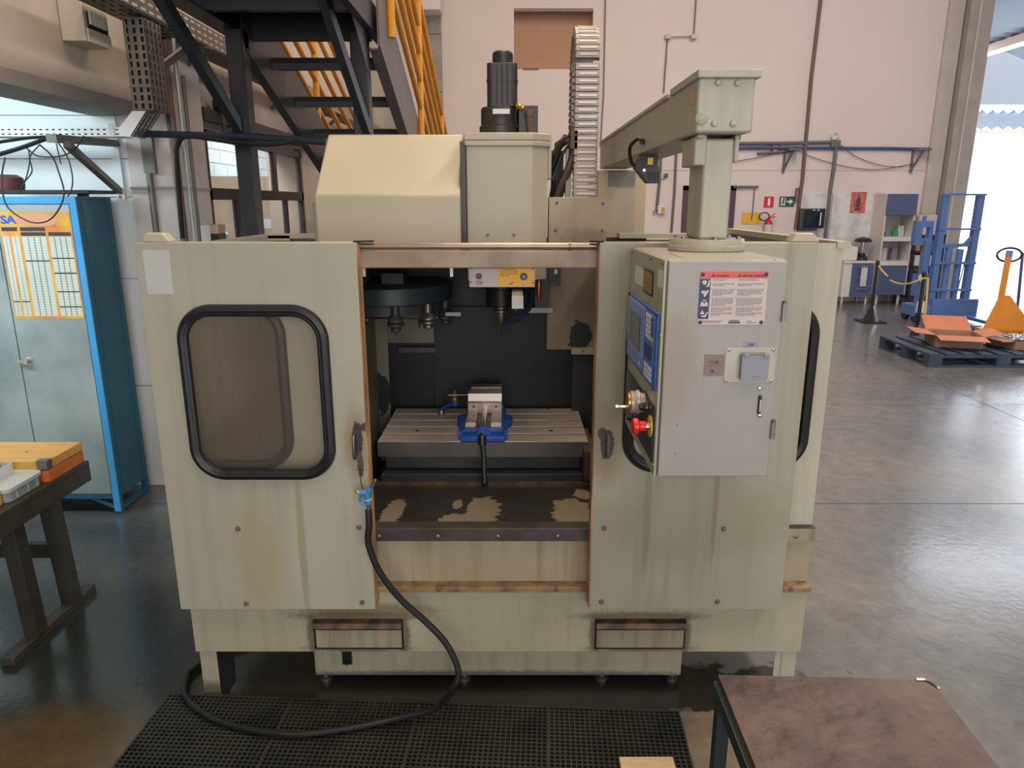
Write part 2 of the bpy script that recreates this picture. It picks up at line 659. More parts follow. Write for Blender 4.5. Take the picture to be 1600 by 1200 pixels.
# back wall with its high brown hatch
YB = 12.3
zj = AY(1300, 267, YB).z
hx0, hx1 = AY(803, 60, YB).x, AY(926, 60, YB).x
hz0, hz1 = AY(860, 108, YB).z, AY(860, 13, YB).z
wb = MB()
wb.plate(rect(-2.2, 7.45, zj + .008, 7.5), [rect(hx0, hx1, hz0, hz1)], (0, YB, 0), (1, 0, 0), (0, 0, 1), -.22)
wb.box(-2.2, 7.45, YB, YB + .22, 0, zj - .008)
wb.box(-2.2, 7.45, YB + .012, YB + .22, zj - .008, zj + .008)
wb.box(7.45, 10.8, YB, YB + .22, 5.6, 7.5)
wall_back = wb.build('wall_back', plaster, kind='structure', smooth=False)
w1 = MB().box(hx0 - .02, hx1 + .02, YB + .2, YB + .24, hz0 - .02, hz1 + .02).build('window_1', brown_panel, kind='structure')
MB().box(hx0, hx1, YB - .01, YB + .2, hz1 - .045, hz1).build('window_lintel', mat('hatch_lintel', '#8f8078', .7), w1)
MB().box(hx0 + .14, hx0 + .40, YB - .012, YB + .06, hz0 - .012, hz0 + .012).build('window_latch', pipe_brown, w1)

# left hall wall with the sliding-door opening, the mezzanine edge beam in front of it
y0, y1, zt = 4.42, 6.62, 2.10
XL = -1.88
wl = MB()
wl.box(XL - .25, XL, 4.3, y0, 0, 7.5).box(XL - .25, XL, y0, y1, zt, 7.5).box(XL - .25, XL, y1, 12.3, 0, 7.5)
wall_left = wl.build('wall_left', plaster_left, kind='structure', smooth=False)
MB().box(-2.22, -1.98, -6.4, 4.02, 2.16, 7.5).build('wall_mezzanine', plaster_left, kind='structure')
MB().box(-2.24, -1.965, -6.4, 4.0, 2.10, 2.16).build('trim_1', beam_grey, kind='structure')
ac = MB().box(-6, -2.04, 4.02, 4.2, 0, 2.6).build('wall_alcove', beam_grey, kind='structure')
zz = [0, .62, 1.24, 1.68, 1.88, 2.10, 2.34]
for i in range(len(zz) - 1):
    MB().box(-6, -2.045, 4.0, 4.02, zz[i] + .002, zz[i + 1] - .002).build('panel', plaster_cool, ac, smooth=False)
MB().box(-6.1, -6, -6.4, 4.2, 0, 2.6).build('wall_alcove_side', plaster_cool, kind='structure')
MB().box(-6, -2.22, -6.4, 4.2, 2.36, 2.6).build('ceiling_alcove', plaster_cool, kind='structure')
MB().box(-6, -1.98, -6.6, -6.4, 0, 2.6).build('wall_alcove_front', plaster_cool, kind='structure')
# pillar
pl = MB().box(-2.045, -1.815, 3.96, 4.42, 0, 7.5).build('pillar', column_paint, kind='structure')
MB().box(-2.05, -1.81, 3.955, 4.425, 1.72, 1.735).build('pillar_band', beam_grey, pl)
# store room behind the sliding door
st = MB()
st.box(-3.75, -3.62, 4.2, 11, 0, 3.1)
wst = st.build('wall_store', mat('block_joint_mortar', '#9aa6a8', .8), kind='structure')
bme = None
for r in range(12):
    for k in range(13):
        yy = 5.6 + k * .42 + (.21 if r % 2 else 0)
        mb = MB().box(-3.62, -3.60, yy + .005, yy + .415, 1.0 + r * .16 + .004, 1.16 + r * .16 - .004)
        mb.build('block', plaster_cool, wst, smooth=False)
MB().box(-3.75, -2.13, 11, 11.15, 0, 3.1).build('wall_store_back', plaster_cool, kind='structure')
MB().box(-3.75, -2.13, 4.2, 11.15, 3.1, 3.2).build('ceiling_store', plaster_cool, kind='structure')

# hall shell beyond the frame
MB().box(10.6, 10.8, -6.4, 12.5, 0, 7.5).build('wall_right', plaster, kind='structure')
MB().box(-2, 10.8, -6.6, -6.4, 0, 7.5).build('wall_front', plaster, kind='structure')
MB().box(-2.3, 10.8, -6.6, 12.5, 7.5, 7.7).build('ceiling', mat('roof_sheet', '#8f8f8c', .6), kind='structure')

# concrete pier at the back-left corner, built of blocks
px0, px1 = AY(671, 100, YB).x, AY(691, 100, YB).x
pier = MB().box(px0, px1, YB - .10, YB + .02, 0, 7.4).build('pillar_block', mat('pier_joint', '#7d7a74', .8), kind='structure')
zb = 0.0
while zb < 7:
    MB().box(px0 - .006, px1 + .006, YB - .112, YB - .09, zb + .006, zb + .835).build('block', beam_grey, pier, smooth=False)
    zb += .845
led = AY(648, 20, 12.0)
MB().box(led.x, AY(690, 20, 12.0).x, 11.8, YB - .12, led.z, led.z + .35).build('trim_2', plaster, kind='structure')

# steel portal column on the right and the outside
c0, c1 = 7.10, 7.46
co = MB()
co.box(c0, c1, 12.08, 12.11, 0, 7.5).box(c0 + .02, c1 - .02, 12.11, 12.3, 0, 7.5)
colm = co.build('column', steel_col, kind='structure')
MB().box(c0 + .13, c0 + .155, 12.06, 12.08, 0, 7.5).build('column_joint', column_paint, colm)
MB().box(6.86, 7.10, 12.24, 12.3, 0, 7.5).build('trim_3', column_paint, kind='structure')

MB().box(-8, 60, 12.5, 70, -.25, -.03).build('ground', pavement, kind='structure')


def PB(mb, px0, py0, px1, py1, Y, th):
    """box whose front face sits on plane y=Y and fills a measured rectangle"""
    pm, qm = (py0 + py1) / 2, (px0 + px1) / 2
    x0, x1 = AY(px0, pm, Y).x, AY(px1, pm, Y).x
    z0, z1 = AY(qm, py1, Y).z, AY(qm, py0, Y).z
    return mb.box(x0, x1, Y, Y + th, z0, z1)


# ================================================================ machining centre
MO = Vector((-0.05, 2.6, 0))
mc = thing('machining_center', 'large cream vertical milling machine enclosure with two open sliding doors on short legs', 'milling machine', MO)
hl, hr = AY(559, 697, 2.04), AY(947, 695, 2.04)
grime = '#5f4a33~'
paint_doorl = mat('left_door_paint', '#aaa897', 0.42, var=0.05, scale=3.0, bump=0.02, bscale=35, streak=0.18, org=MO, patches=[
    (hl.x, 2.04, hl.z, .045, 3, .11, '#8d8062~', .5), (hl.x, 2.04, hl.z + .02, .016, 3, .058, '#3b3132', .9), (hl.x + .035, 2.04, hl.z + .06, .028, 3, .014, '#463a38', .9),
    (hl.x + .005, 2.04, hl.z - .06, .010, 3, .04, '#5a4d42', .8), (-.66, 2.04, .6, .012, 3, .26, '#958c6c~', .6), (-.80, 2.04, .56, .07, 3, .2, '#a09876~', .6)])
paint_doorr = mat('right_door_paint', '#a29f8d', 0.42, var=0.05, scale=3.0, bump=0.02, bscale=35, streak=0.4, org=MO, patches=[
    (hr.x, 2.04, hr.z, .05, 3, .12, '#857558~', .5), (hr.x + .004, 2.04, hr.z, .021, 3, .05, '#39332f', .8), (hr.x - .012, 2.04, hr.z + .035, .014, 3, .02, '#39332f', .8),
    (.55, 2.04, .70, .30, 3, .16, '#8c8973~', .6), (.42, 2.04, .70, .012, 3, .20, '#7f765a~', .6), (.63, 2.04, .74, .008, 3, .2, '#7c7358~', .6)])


def door(sgn, x0, x1, wx0, wx1, wz, m):
    d = MB()
    d.plate(rect(x0, x1, .380, 1.541), [rrect(wx0, wx1, wz, 1.347, .085)], (0, 2.04, 0), (1, 0, 0), (0, 0, 1), -.02)
    d.box(x0, x1, 2.06, 2.115, 1.536, 1.541)
    d.box(x0, x0 + .003, 2.06, 2.085, .380, 1.536)
    d.box(x1 - .003, x1, 2.06, 2.085, .380, 1.536)
    o = d.build('enclosure_door', m, mc, bevel=.003)
    gp = [(a, 2.036, b) for a, b in rrect(wx0 - .003, wx1 + .003, wz - .003, 1.350, .088, 10)]
    g = MB().tube(gp, .017, 8, closed=True, flat=1.0)
    g.tube([(a, 2.030, b) for a, b in rrect(wx0 + .006, wx1 - .006, wz + .006, 1.341, .079, 10)], .0085, 8, closed=True)
    g.build('window_gasket', black_rubber, o)
    MB().plate(rrect(wx0, wx1, wz, 1.347, .085), [], (0, 2.048, 0), (1, 0, 0), (0, 0, 1), -.005).build('window_pane', smoked, o)
    return o


dl = door(-1, -1.068, -.441, -.955, -.553, .848, paint_doorl)
dr = door(1, .249, .866, .352, .754, .872, paint_doorr)
# worn inner return of the left door, and the door-top corner clips
MB().box(-.4425, -.4385, 2.041, 2.097, .385, 1.535).build('worn_door_edge', edge_rust, dl, label='rust brown worn door edge')
MB().box(.2465, .2495, 2.041, 2.097, .385, 1.535).build('worn_door_edge', edge_rust, dr, label='rust brown worn door edge')
MB().prism([(-.45, 2.05, 1.541), (-.40, 2.085, 1.541), (-.40, 2.10, 1.541), (-.46, 2.10, 1.541)], (0, 0, .004)).build('door_stop', dark_sheet, dl)
MB().prism([(.258, 2.05, 1.541), (.225, 2.07, 1.541), (.225, 2.10, 1.541), (.27, 2.10, 1.541)], (0, 0, .004)).build('door_stop', dark_sheet, dr)
for px, d_ in ((229, dl), (1228, dr)):
    a = AY(px, 377, 2.10)
    MB().prism([(a.x, 2.065, 1.541), (a.x + .015, 2.065, 1.567), (a.x + .065, 2.065, 1.567), (a.x + .085, 2.065, 1.541)], (0, .045, 0)).build('roller_cover', paint_warm, d_, bevel=.004)
b0 = None
for (px, py), d_ in (((372, 826), dl), ((561, 824), dl), ((385, 943), dl), ((566, 941), dl), ((944, 825), dr), ((1131, 826), dr), ((940, 940), dr), ((1121, 940), dr)):
    c = AY(px, py, 2.04)
    MB().lathe([(.0085, 0), (.0085, .003), (.006, .007), (.002, .008)], c + Vector((0, .001, 0)), (0, -1, 0), 10).build('bolt', pipe_brown, d_)
# recessed pull handles
for c, d_, dx in ((hl, dl, -.008), (hr, dr, .004)):
    h = MB()
    h.tube(smoothpath([(c.x + dx, 2.041, c.z + .038), (c.x + dx, 2.022, c.z + .032), (c.x + dx, 2.018, c.z), (c.x + dx, 2.022, c.z - .032), (c.x + dx, 2.041, c.z - .038)], 4), .0045, 8)
    h.build('pull_handle', steel_dull, d_)
ll, lr = AY(219, 391, 2.04), AY(272, 460, 2.04)
MB().plate(rrect(ll.x + .006, lr.x, lr.z, ll.z, .006), [], (0, 2.0398, 0), (1, 0, 0), (0, 0, 1), .0008).build('blank_label', grey_label, dl, label='faded white blank sticker')
# air-gun hook string on the left door
w0 = AY(562, 728, 2.035)
MB().tube([w0, w0 + Vector((.001, -.002, -.05)), w0 + Vector((.008, -.004, -.09))], .0012, 5).tube([w0 + Vector((-.012, -.002, -.012)), w0 + Vector((.012, -.002, -.012))], .001, 4).build('wire_hook', black_steel, dl)

# fixed front panels with their own windows behind the doors
for nm, x0, x1, a, b in (('l', -1.068, -.575, -1.03, -.705), ('r', .262, .975, .60, .912)):
    f = MB().plate(rect(x0, x1, .592, 1.535 if nm == 'r' else 1.52), [rrect(a, b, .848, 1.347, .085)], (0, 2.125, 0), (1, 0, 0), (0, 0, 1), -.012).build('fixed_panel', mat('fixed_panel_paint', '#cdc8b2', .42, var=.06, streak=.4) if nm == 'l' else mat('fixed_panel_right_paint', '#b6b2a1', .42, var=.05, streak=.3), mc)
    MB().tube([(p, 2.121, q) for p, q in rrect(a - .003, b + .003, .845, 1.350, .088, 10)], .017, 8, closed=True).build('window_gasket', black_rubber, f)
    MB().plate(rrect(a, b, .848, 1.347, .085), [], (0, 2.132, 0), (1, 0, 0), (0, 0, 1), -.004).build('window_pane', smoked, f)
# side walls, rear wall, top rails
sw = MB().box(-1.068, -1.064, 2.137, 3.25, .19, 1.52)
sw.build('side_panel', paint, mc)
MB().box(.971, .975, 2.137, 3.25, .19, 1.535).build('side_panel', paint, mc)
MB().box(-1.064, .971, 3.25, 3.254, .19, 1.49).build('rear_panel', paint_dirty, mc)
MB().box(-1.07, -.97, 3.16, 3.26, 1.49, 1.512).box(-1.07, -.75, 3.20, 3.26, 1.49, 1.515).box(-1.07, -.69, 3.16, 3.20, 1.50, 1.52).build('top_rail', paint_warm, mc)
MB().box(-.73, -.69, 3.16, 3.26, 1.40, 1.51).build('rail_post', paint_warm, mc)
MB().box(.47, .975, 3.17, 3.25, 1.50, 1.52).box(.955, .995, 2.12, 3.25, 1.52, 1.54).build('top_rail', paint_warm, mc)
# header beam with the round guide rod
hb = MB().box(-1.06, .86, 2.080 + .008, 2.122, 1.466, 1.516).build('header_beam', mat('header_paint', '#a08f78', .5, hex2='#8d7a66', scale=9, streak=.3), mc, bevel=.003)
MB().cyl((-1.05, 2.104, 1.528), (.86, 2.104, 1.528), .010, n=14).build('guide_rod', mat('worn_rod', '#96867a', .3, .7, var=.2, scale=10), hb)
MB().tube([(.165, 2.104, 1.528), (.172, 2.104, 1.528)], .0125, 12).build('rod_joint', steel_dull, hb)
for px in (566, 703):
    c = AY(px, 422, 2.15)
    MB().box(c.x, c.x + .009, 2.15, 2.154, 1.435, 1.47).build('hanger_bracket', white_lam, hb)
# yellow and white button box under the header
cb = MB()
PB(cb, 733, 418, 836, 449, 2.122, .05)
bb = cb.build('button_box', mat('box_face_grey', '#b7a9a3', .45), mc, bevel=.002)
ca, cz = AY(734, 419, 2.12), AY(835, 447, 2.12)
xm = AY(778, 430, 2.12).x
MB().box(xm, cz.x, 2.1195, 2.122, cz.z, ca.z).build('amber_face', amber, bb)
for px, py in ((735, 419), (735, 441), (832, 420), (832, 442)):
    c = AY(px + 1, py, 2.12)
    MB().lathe([(.003, 0), (.003, .002)], c, (0, -1, 0), 8).build('screw', pipe_brown, bb)
c = AY(748.5, 431.5, 2.12)
MB().lathe([(.0085, 0), (.0085, .006), (.007, .010)], c, (0, -1, 0), 16).build('push_button', black_plastic, bb)
c = AY(818.5, 432, 2.12)
k = MB().lathe([(.0105, 0), (.0105, .005), (.009, .007)], c, (0, -1, 0), 18).build('push_button', black_plastic, bb)
MB().lathe([(.006, 0.006), (.006, .010)], c, (0, -1, 0), 14).build('button_cap', mat('teal_cap', '#2b6a78', .3), k)
c = AY(747.5, 441.8, 2.119)
MB().tube([c + Vector((.0058 * math.cos(R(60 * i + 30)), -.0005, .0058 * math.sin(R(60 * i + 30)))) for i in range(6)], .0008, 5, closed=True).tube(
    [c + Vector((.0105 * math.cos(R(a)), -.0005, .008 * math.sin(R(a)))) for a in (-45, -15, 15, 45)], .0007, 5).build('tool_symbol', ink, bb)
tl = MB()
for i, w in enumerate((.86, 1.0, .95, .5)):
    a = AY(781, 421.4 + i * 3.1, 2.119)
    x = a.x
    while x < a.x + .051 * w:
        l_ = random.uniform(.003, .008)
        tl.box(x, x + l_, 2.1188, 2.1196, a.z - .0012, a.z + .0012)
        x += l_ + .0016
tl.build('small_print', mat('brown_print', '#8a5f1a', .6), bb, kind='stuff')
c = AY(799, 442.5, 2.119)
MB().bar(c + Vector((-.005, 0, -.003)), c + Vector((.005, 0, .003)), .002, .006, (0, 1, 0)).build('hand_symbol', maroon, bb)
MB().box(AY(817, 433, 2.119).x - .001, AY(817, 433, 2.119).x + .0025, 2.1186, 2.1196, cz.z + .004, cz.z + .006).build('dot_symbol', ink, bb)

# lower front: sill plate, bar, panel, ledge, skirt, chip drawers
ov = MO
peel = []
for px, py, rw, rh in ((614, 800, .035, .05), (755, 797, .058, .05), (715, 788, .017, .018), (712, 812, .055, .02), (895, 800, .07, .055), (910, 772, .03, .022)):
    r_ = ray(px, py)
    k_ = -(.637 - .556) / (2.655 - 2.118)
    t_s = (.636 - k_ * 2.118 - EYE) / (r_.z - k_ * r_.y)
    c = Vector((0, 0, EYE)) + r_ * t_s
    peel.append((c.x, c.y, c.z, rw, rh * 3.4, 3, '#8a7f6a', 1.1))
sill = MB()
sy1, sz1 = 2.655, .556
sill.prism([(-.56, 2.118, .636), (-.56, sy1, sz1), (-.56, sy1, sz1 - .006), (-.56, 2.118, .630)], (.92, 0, 0)).build('sill_plate', mat('peeling_sill_paint', '#2e2b29', .42, var=.25, scale=14, streak=.0, org=MO, patches=peel), mc)
MB().box(-.56, .36, sy1 - .004, sy1 + .018, sz1 - .004, sz1 + .012).build('sill_lip', mat('worn_lip', '#8c6a52', .35, .5, hex2='#6a4f40', scale=20), mc)
bar_ = MB().box(-1.07, .978, 2.095, 2.15, .592, .637).build('front_bar', mat('dirty_bar', '#4b4644', .42, .2, hex2='#3c3735', scale=10), mc, bevel=.002)
MB().box(.868, .98, 2.093, 2.0955, .592, .636).build('bar_end_paint', paint_dirty, bar_)
for px in (592, 684, 778, 871, 1243):
    c = AY(px, 838, 2.095)
    MB().lathe([(.0075, 0), (.0075, .003), (.004, .005)], c, (0, -1, 0), 10).build('bolt', steel_dull, bar_)
MB().box(-1.066, .974, 2.118, 2.14, .437, .593).build('lower_panel', mat('stained_lower_panel', '#a69b80', .5, var=.08, scale=5, streak=.6), mc)
le = MB().box(-1.066, .976, 2.078, 2.135, .418, .437).build('ledge', mat('ledge_paint', '#9c825e', .5, hex2='#6d563e', scale=16), mc, bevel=.002)
for px in (686, 869, 1236):
    c = AY(px, 920, 2.078)
    MB().lathe([(.0075, 0), (.0075, .003), (.004, .005)], c, (0, -1, 0), 10).build('bolt', pipe_brown, le)
dgrime = []
for px0, px1 in ((489, 631), (930, 1070)):
    for px, rx in ((px0, .02), (px1, .02)):
        c = AY(px, 992, 2.1)
        dgrime.append((c.x, 2.1, c.z, rx, 3, .07, '#4c3b28~', .8))
    c = AY((px0 + px1) / 2, 1013, 2.1)
    dgrime.append((c.x, 2.1, c.z, .17, 3, .014, '#4c3b28~', .8))
    dgrime.append((c.x, 2.1, c.z + .12, .2, 3, .018, '#5c4b34~', .8))
c = AY(540, 955, 2.1)
dgrime.append((c.x + .05, 2.1, c.z, .22, 3, .03, '#6e5b3c~', .8))
sk = MB().box(-1.068, .974, 2.10, 2.13, .182, .419).box(-1.068, -1.064, 2.13, 3.2, .182, .419).box(.97, .974, 2.13, 3.2, .182, .419).build(
    'skirt', mat('skirt_paint', '#aba88f', .45, var=.06, scale=4, streak=.25, org=MO, patches=dgrime), mc, bevel=.003)
for px0, px1 in ((491, 630), (931, 1068)):
    a, b = AY(px0, 975, 2.1), AY(px1, 1011, 2.1)
    MB().box(a.x - .003, b.x + .003, 2.0975, 2.101, b.z - .006, a.z + .018).build('drawer_gap_shadow', pipe_brown if False else black_rubber, mc)  # larger black plate painting the gap shadow round the drawer
    dw = MB().box(a.x + .003, b.x - .003, 2.094, 2.101, b.z, a.z).build('chip_drawer', paint_dirty, mc, bevel=.003)
    MB().prism([(a.x, 2.094, a.z - .004), (a.x, 2.076, a.z - .008), (a.x, 2.072, a.z), (a.x, 2.080, a.z + .014), (a.x, 2.1, a.z + .020)], (b.x - a.x, 0, 0)).build('drawer_lip', mat('greasy_lip', '#3a302a', .35, .2, hex2='#6d5037', scale=18) if 'greasy_lip' not in MATS else MATS['greasy_lip'], dw, label='dark greasy drawer lip')
# base casting and feet, short legs
ba = MB().box(-.695, .597, 2.18, 3.1, .03, .19).build('base', mat('base_paint', '#a39f88', .5, var=.1, scale=5, streak=.4, org=MO, patches=[(-.1, 2.18, .03, .8, 3, .02, '#3a352e~', .8)]), mc, bevel=.004)
for x in (-.665, -.17, .32, .57):
    MB().lathe([(.022, 0), (.022, .012), (.012, .014), (.012, .035)], (x, 2.205, 0), n=12).build('levelling_foot', steel_dull, mc)
pg = AY(543, 1027, 2.178)
MB().box(pg.x - .016, pg.x + .016, 2.168, 2.181, pg.z - .022, .182).cyl((pg.x, 2.168, pg.z - .012), (pg.x, 2.16, pg.z - .012), .008).build('drain_plug', black_rubber, mc)
legm = mat('scuffed_leg', '#a9a38e', .5, var=.08, org=MO, patches=[(-1.03, 2.115, .0, .2, 3, .05, '#3d352c~', .6)])
for px in (322,):
    lg = MB().box(-1.062, -1.005, 2.115, 2.118, 0, .185).box(-1.06, -1.0, 2.112, 2.16, 0, .004).build('leg', legm, mc)
    MB().prism([(-1.005, 2.116, .0), (-1.005, 2.116, .185), (-.965, 2.15, .185), (-.965, 2.15, .03), (-.985, 2.13, .0)], (0, .003, 0)).build('leg_dark_side', black_rubber, lg)  # the leg's dark right side, built as a separate black piece
MB().box(.895, .968, 2.115, 2.118, 0, .185).box(.918, .924, 2.112, 2.115, 0, .182).box(.895, .968, 2.112, 2.17, 0, .004).build('leg', paint, mc)
for x in (-1.06, .90):
    MB().box(x, x + .06, 3.1, 3.16, 0, .2).build('leg', legm, mc)

# inside of the work area
inn = mat('inside_paint', '#77725f', .5, hex2='#5d5a4c', scale=3, streak=.5)
inr = MB()
i0 = AY(575, 600, 2.55).x
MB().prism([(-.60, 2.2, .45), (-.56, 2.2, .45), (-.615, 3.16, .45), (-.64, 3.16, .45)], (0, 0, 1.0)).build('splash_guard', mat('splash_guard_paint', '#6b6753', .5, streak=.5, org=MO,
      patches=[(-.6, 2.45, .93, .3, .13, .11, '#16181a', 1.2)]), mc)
pb = MB()
PB(pb, 556, 498, 609, 720, 3.17, .004)
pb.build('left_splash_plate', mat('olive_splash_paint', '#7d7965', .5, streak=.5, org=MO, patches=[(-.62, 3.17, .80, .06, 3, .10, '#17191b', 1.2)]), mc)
pb = MB()
PB(pb, 604, 478, 694, 536, 3.20, .004)
pb.build('back_cover', inn, mc)
pb = MB()
PB(pb, 622, 543, 680, 551, 3.175, .02)
o_ = pb.build('cover_bracket', cast_dark, mc)
for px in (630, 668):
    MB().lathe([(.005, 0), (.005, .004)], AY(px, 547, 3.175), (0, -1, 0), 8).build('bolt', black_plastic, o_)
pb = MB()
PB(pb, 680, 480, 896, 720, 3.19, .004)
pb.build('way_cover', dark_sheet, mc)
pb = MB()
PB(pb, 608, 530, 690, 720, 3.222, .004)
pb.build('way_cover', dark_sheet, mc)
MB().box(-.9, .60, 3.235, 3.24, .45, 1.5).build('back_cover', dark_sheet, mc)
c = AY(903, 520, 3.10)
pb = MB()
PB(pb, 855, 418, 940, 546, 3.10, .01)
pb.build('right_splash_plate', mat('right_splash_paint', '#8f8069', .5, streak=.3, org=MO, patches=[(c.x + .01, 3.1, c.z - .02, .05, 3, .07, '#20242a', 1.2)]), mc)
pb = MB()
PB(pb, 893, 544, 940, 554, 3.08, .03)
o_ = pb.build('plate_ledge', paint_warm, mc)
MB().lathe([(.005, 0), (.005, .004)], AY(911, 549, 3.08), (0, -1, 0), 8).build('bolt', pipe_brown, o_)
pb = MB()
PB(pb, 893, 556, 945, 720, 3.11, .01)
pb.build('way_cover', mat('slate_sheet', '#2f3238', .45, .2), mc)
pb = MB()
PB(pb, 913, 706, 930, 745, 2.6, .3)
pb.build('saddle_guard', mat('rusty_guard', '#4e4038', .5), mc)
MB().box(.40, .404, 2.2, 3.2, .45, 1.46).build('splash_guard', inn, mc)
MB().box(-.62, .42, 2.2, 3.24, .44, .45).build('chip_tray', cast_dark, mc)

# ================================================================ work table with slots
WT = Vector((-.116, 2.92, 0))
wt = thing('work_table', 'grey machined steel slotted table inside the milling machine', 'machine table', WT)
tx0, tx1, ty0, ty1, tz = -.535, .304, 2.682, 3.154, .73
slots = 4
pitch = (ty1 - ty0) / 5
edges = [ty0]
for i in range(5):
    a = ty0 + pitch * i + (.0105 if i else 0)
    b = ty0 + pitch * (i + 1) - (.0105 if i < 4 else 0)
    MB().box(tx0, tx1, a, b, tz - .03, tz).build('table_rib', steel, wt, bevel=.0015)
MB().box(tx0, tx1, ty0 + .001, ty1, tz - .062, tz - .03).box(tx0, tx1, ty0 - .006, ty0 - .0002, tz - .062, tz - .0015).build('table_body', mat('table_side_iron', '#5d5a57', .45, .4, var=.2), wt)
fr = MB().box(tx0 + .02, tx1 - .025, ty0 + .04, ty1 - .02, .60, tz - .062).build('saddle', cast_dark, wt, bevel=.004)
MB().box(tx0 + .01, tx1 - .02, ty0 - .02, ty1, .452, .60).build('saddle_base', mat('saddle_blue_grey', '#33393e', .5, .3), wt, bevel=.004)
for px, py in ((652, 673), (861, 673), (857, 638.5)):
    c = AZ(px, py, tz)
    MB().lathe([(.009, 0), (.009, .0012), (.004, .0014)], c, (0, 0, 1), 12).build('table_hole', black_plastic, wt)

# ================================================================ spindle head and its motor
HO = Vector((-.02, 2.95, 1.3))
hd = thing('spindle_head', 'tall beige spindle head box with black motor on top, behind the milling machine header', 'spindle head', HO)
zb_, zt_ = 1.36, 1.872
pts = [(-.170, 2.75), (.075, 2.75), (.135, 2.80), (.140, 3.18), (-.170, 3.18)]
MB().prism([(x, y, zb_) for x, y in pts], (0, 0, zt_ - zb_)).build('head_cover', paint_warm, hd, bevel=.004)
pts2 = [(-.176, 2.742), (.078, 2.742), (.143, 2.796), (.148, 3.19), (-.176, 3.19)]
MB().prism([(x, y, zt_) for x, y in pts2], (0, 0, .028)).prism([(x, y, zt_ - .02) for x, y in pts2], (0, 0, .02)).build('head_lid', paint_warm, hd, bevel=.004)
MB().box(.138, .152, 2.86, 3.10, 1.74, 1.90).build('side_bracket', paint_warm, hd, bevel=.003)
for px in (762, 803):
    MB().lathe([(.0055, 0), (.0055, .004)], AY(px, 367, 2.75), (0, -1, 0), 8).build('bolt', pipe_brown, hd)
# motor
mx, my = AY(785, 180, 2.93).x, 2.95
mb = MB()
mb.lathe([(.080, 0), (.080, .038), (.074, .042), (.074, .10), (.070, .108)], (mx - .010, my, 1.90), (0, 0, 1), 28)
mot = mb.build('motor_base', motor_black, hd)
n_ = AY(784, 167, my - .075)
MB().box(n_.x - .034, n_.x + .030, my - .083, my - .07, 1.978, 1.996).build('name_plate', white_label, mot)
mb = MB()
m2 = [(-.058, -.045), (-.045, -.058), (.045, -.058), (.058, -.045), (.058, .045), (.045, .058), (-.045, .058), (-.058, .045)]
mb.prism([(mx + a, my + b, 2.008) for a, b in m2], (0, 0, .155))
for i in range(5):
    mb.box(mx - .04 + i * .02 - .003, mx - .04 + i * .02 + .003, my - .061, my - .057, 2.015, 2.155)
mb.build('motor_body', motor_black, hd, bevel=.002)
MB().prism([(mx + a * 1.04, my + b * 1.04, 2.10) for a, b in m2], (0, 0, .004)).build('motor_seam', black_plastic, hd)
mb = MB().lathe([(.038, 0), (.038, .042), (.034, .047), (.030, .049)], (mx + .002, my, 2.163), n=22)
for i in range(12):
    a = 2 * PI * i / 12
    mb.bar((mx + .002 + .038 * math.cos(a), my + .038 * math.sin(a), 2.166), (mx + .002 + .038 * math.cos(a), my + .038 * math.sin(a), 2.20), .006, .004, (math.cos(a), math.sin(a), 0))
mb.build('encoder_cap', motor_black, hd)
tbx = mx + .062
MB().box(tbx, tbx + .075, my - .05, my + .06, 1.90, 2.012).build('terminal_box', motor_black, hd, bevel=.003)
MB().lathe([(.011, 0), (.016, .006), (.016, .022), (.013, .03)], (tbx + .04, my - .062, 1.965), (0.0, 0, 1), 12).tube(
    [(tbx + .05, my - .062, 1.90), (tbx + .043, my - .064, 1.935), (tbx + .04, my - .062, 1.97)], .013, 10).build('cable_gland', brown_hose, hd)
MB().ball((mx + .062, my - .06, 2.008), .014, 8).ball((mx + .074, my - .05, 2.002), .012, 8).build('clamp_knob', brass, hd)
MB().tube(smoothpath([(mx + .055, my - .07, 2.0), (mx + .05, my - .085, 1.965), (mx + .058, my - .08, 1.93)], 5), .0025, 6).build('motor_wire', black_plastic, hd)
# nose, tool holder, drill
sx, sy = AY(783, 480, 2.95).x, 2.95
mb = MB().lathe([(.075, 0), (.075, -.05), (.062, -.055), (.062, -.12), (.05, -.126)], (sx, sy, zb_), n=24)
mb.build('spindle_nose', mat('spindle_dark', '#2f2b2a', .4, .4), hd)
mb = MB().lathe([(.030, -.126), (.030, -.136), (.024, -.139), (.030, -.142), (.030, -.152), (.021, -.156), (.021, -.185), (.012, -.20)], (sx, sy, zb_), n=20)
th_ = mb.build('tool_holder', steel_dull, hd)
MB().lathe([(.004, -.20), (.004, -.265), (.0005, -.275)], (sx, sy, zb_), n=8).build('drill_bit', steel_bright, th_)
# segmented coolant hoses
for dx in (0, .028):
    pth = smoothpath([(sx + .10 + dx, sy + .02, 1.30), (sx + .10 + dx, sy, 1.262), (sx + .085 + dx, sy - .03, 1.225), (sx + .055 + dx * .8, sy - .04, 1.19), (sx + .03 + dx * .6, sy - .035, 1.175)], 3)
    ho = MB()
    for q in pth[1:-1]:
        ho.ball(q, .0125, 8)
    ho.tube(pth, .008, 8)
    ho.lathe([(.010, 0), (.005, .028)], pth[-1], pth[-1] - pth[-3], 8)
    ho.build('coolant_hose', mat('coolant_hose_blue', '#2b3152', .4) if dx == 0 else MATS['coolant_hose_blue'], hd)
pb = MB()
c0, c1 = AY(800, 482, 2.62), AY(817.5, 462.5, 2.62)
MB().box(c0.x, c1.x, 2.62, 2.86, c0.z, c1.z).build('limit_switch_bracket', wood_pale if False else paint_warm, hd, bevel=.002)
MB().box(c0.x - .0005, c1.x + .0005, 2.614, 2.6195, c0.z, c1.z).build('switch_face', white_label, hd)
ck = AY(842, 452, 2.86)
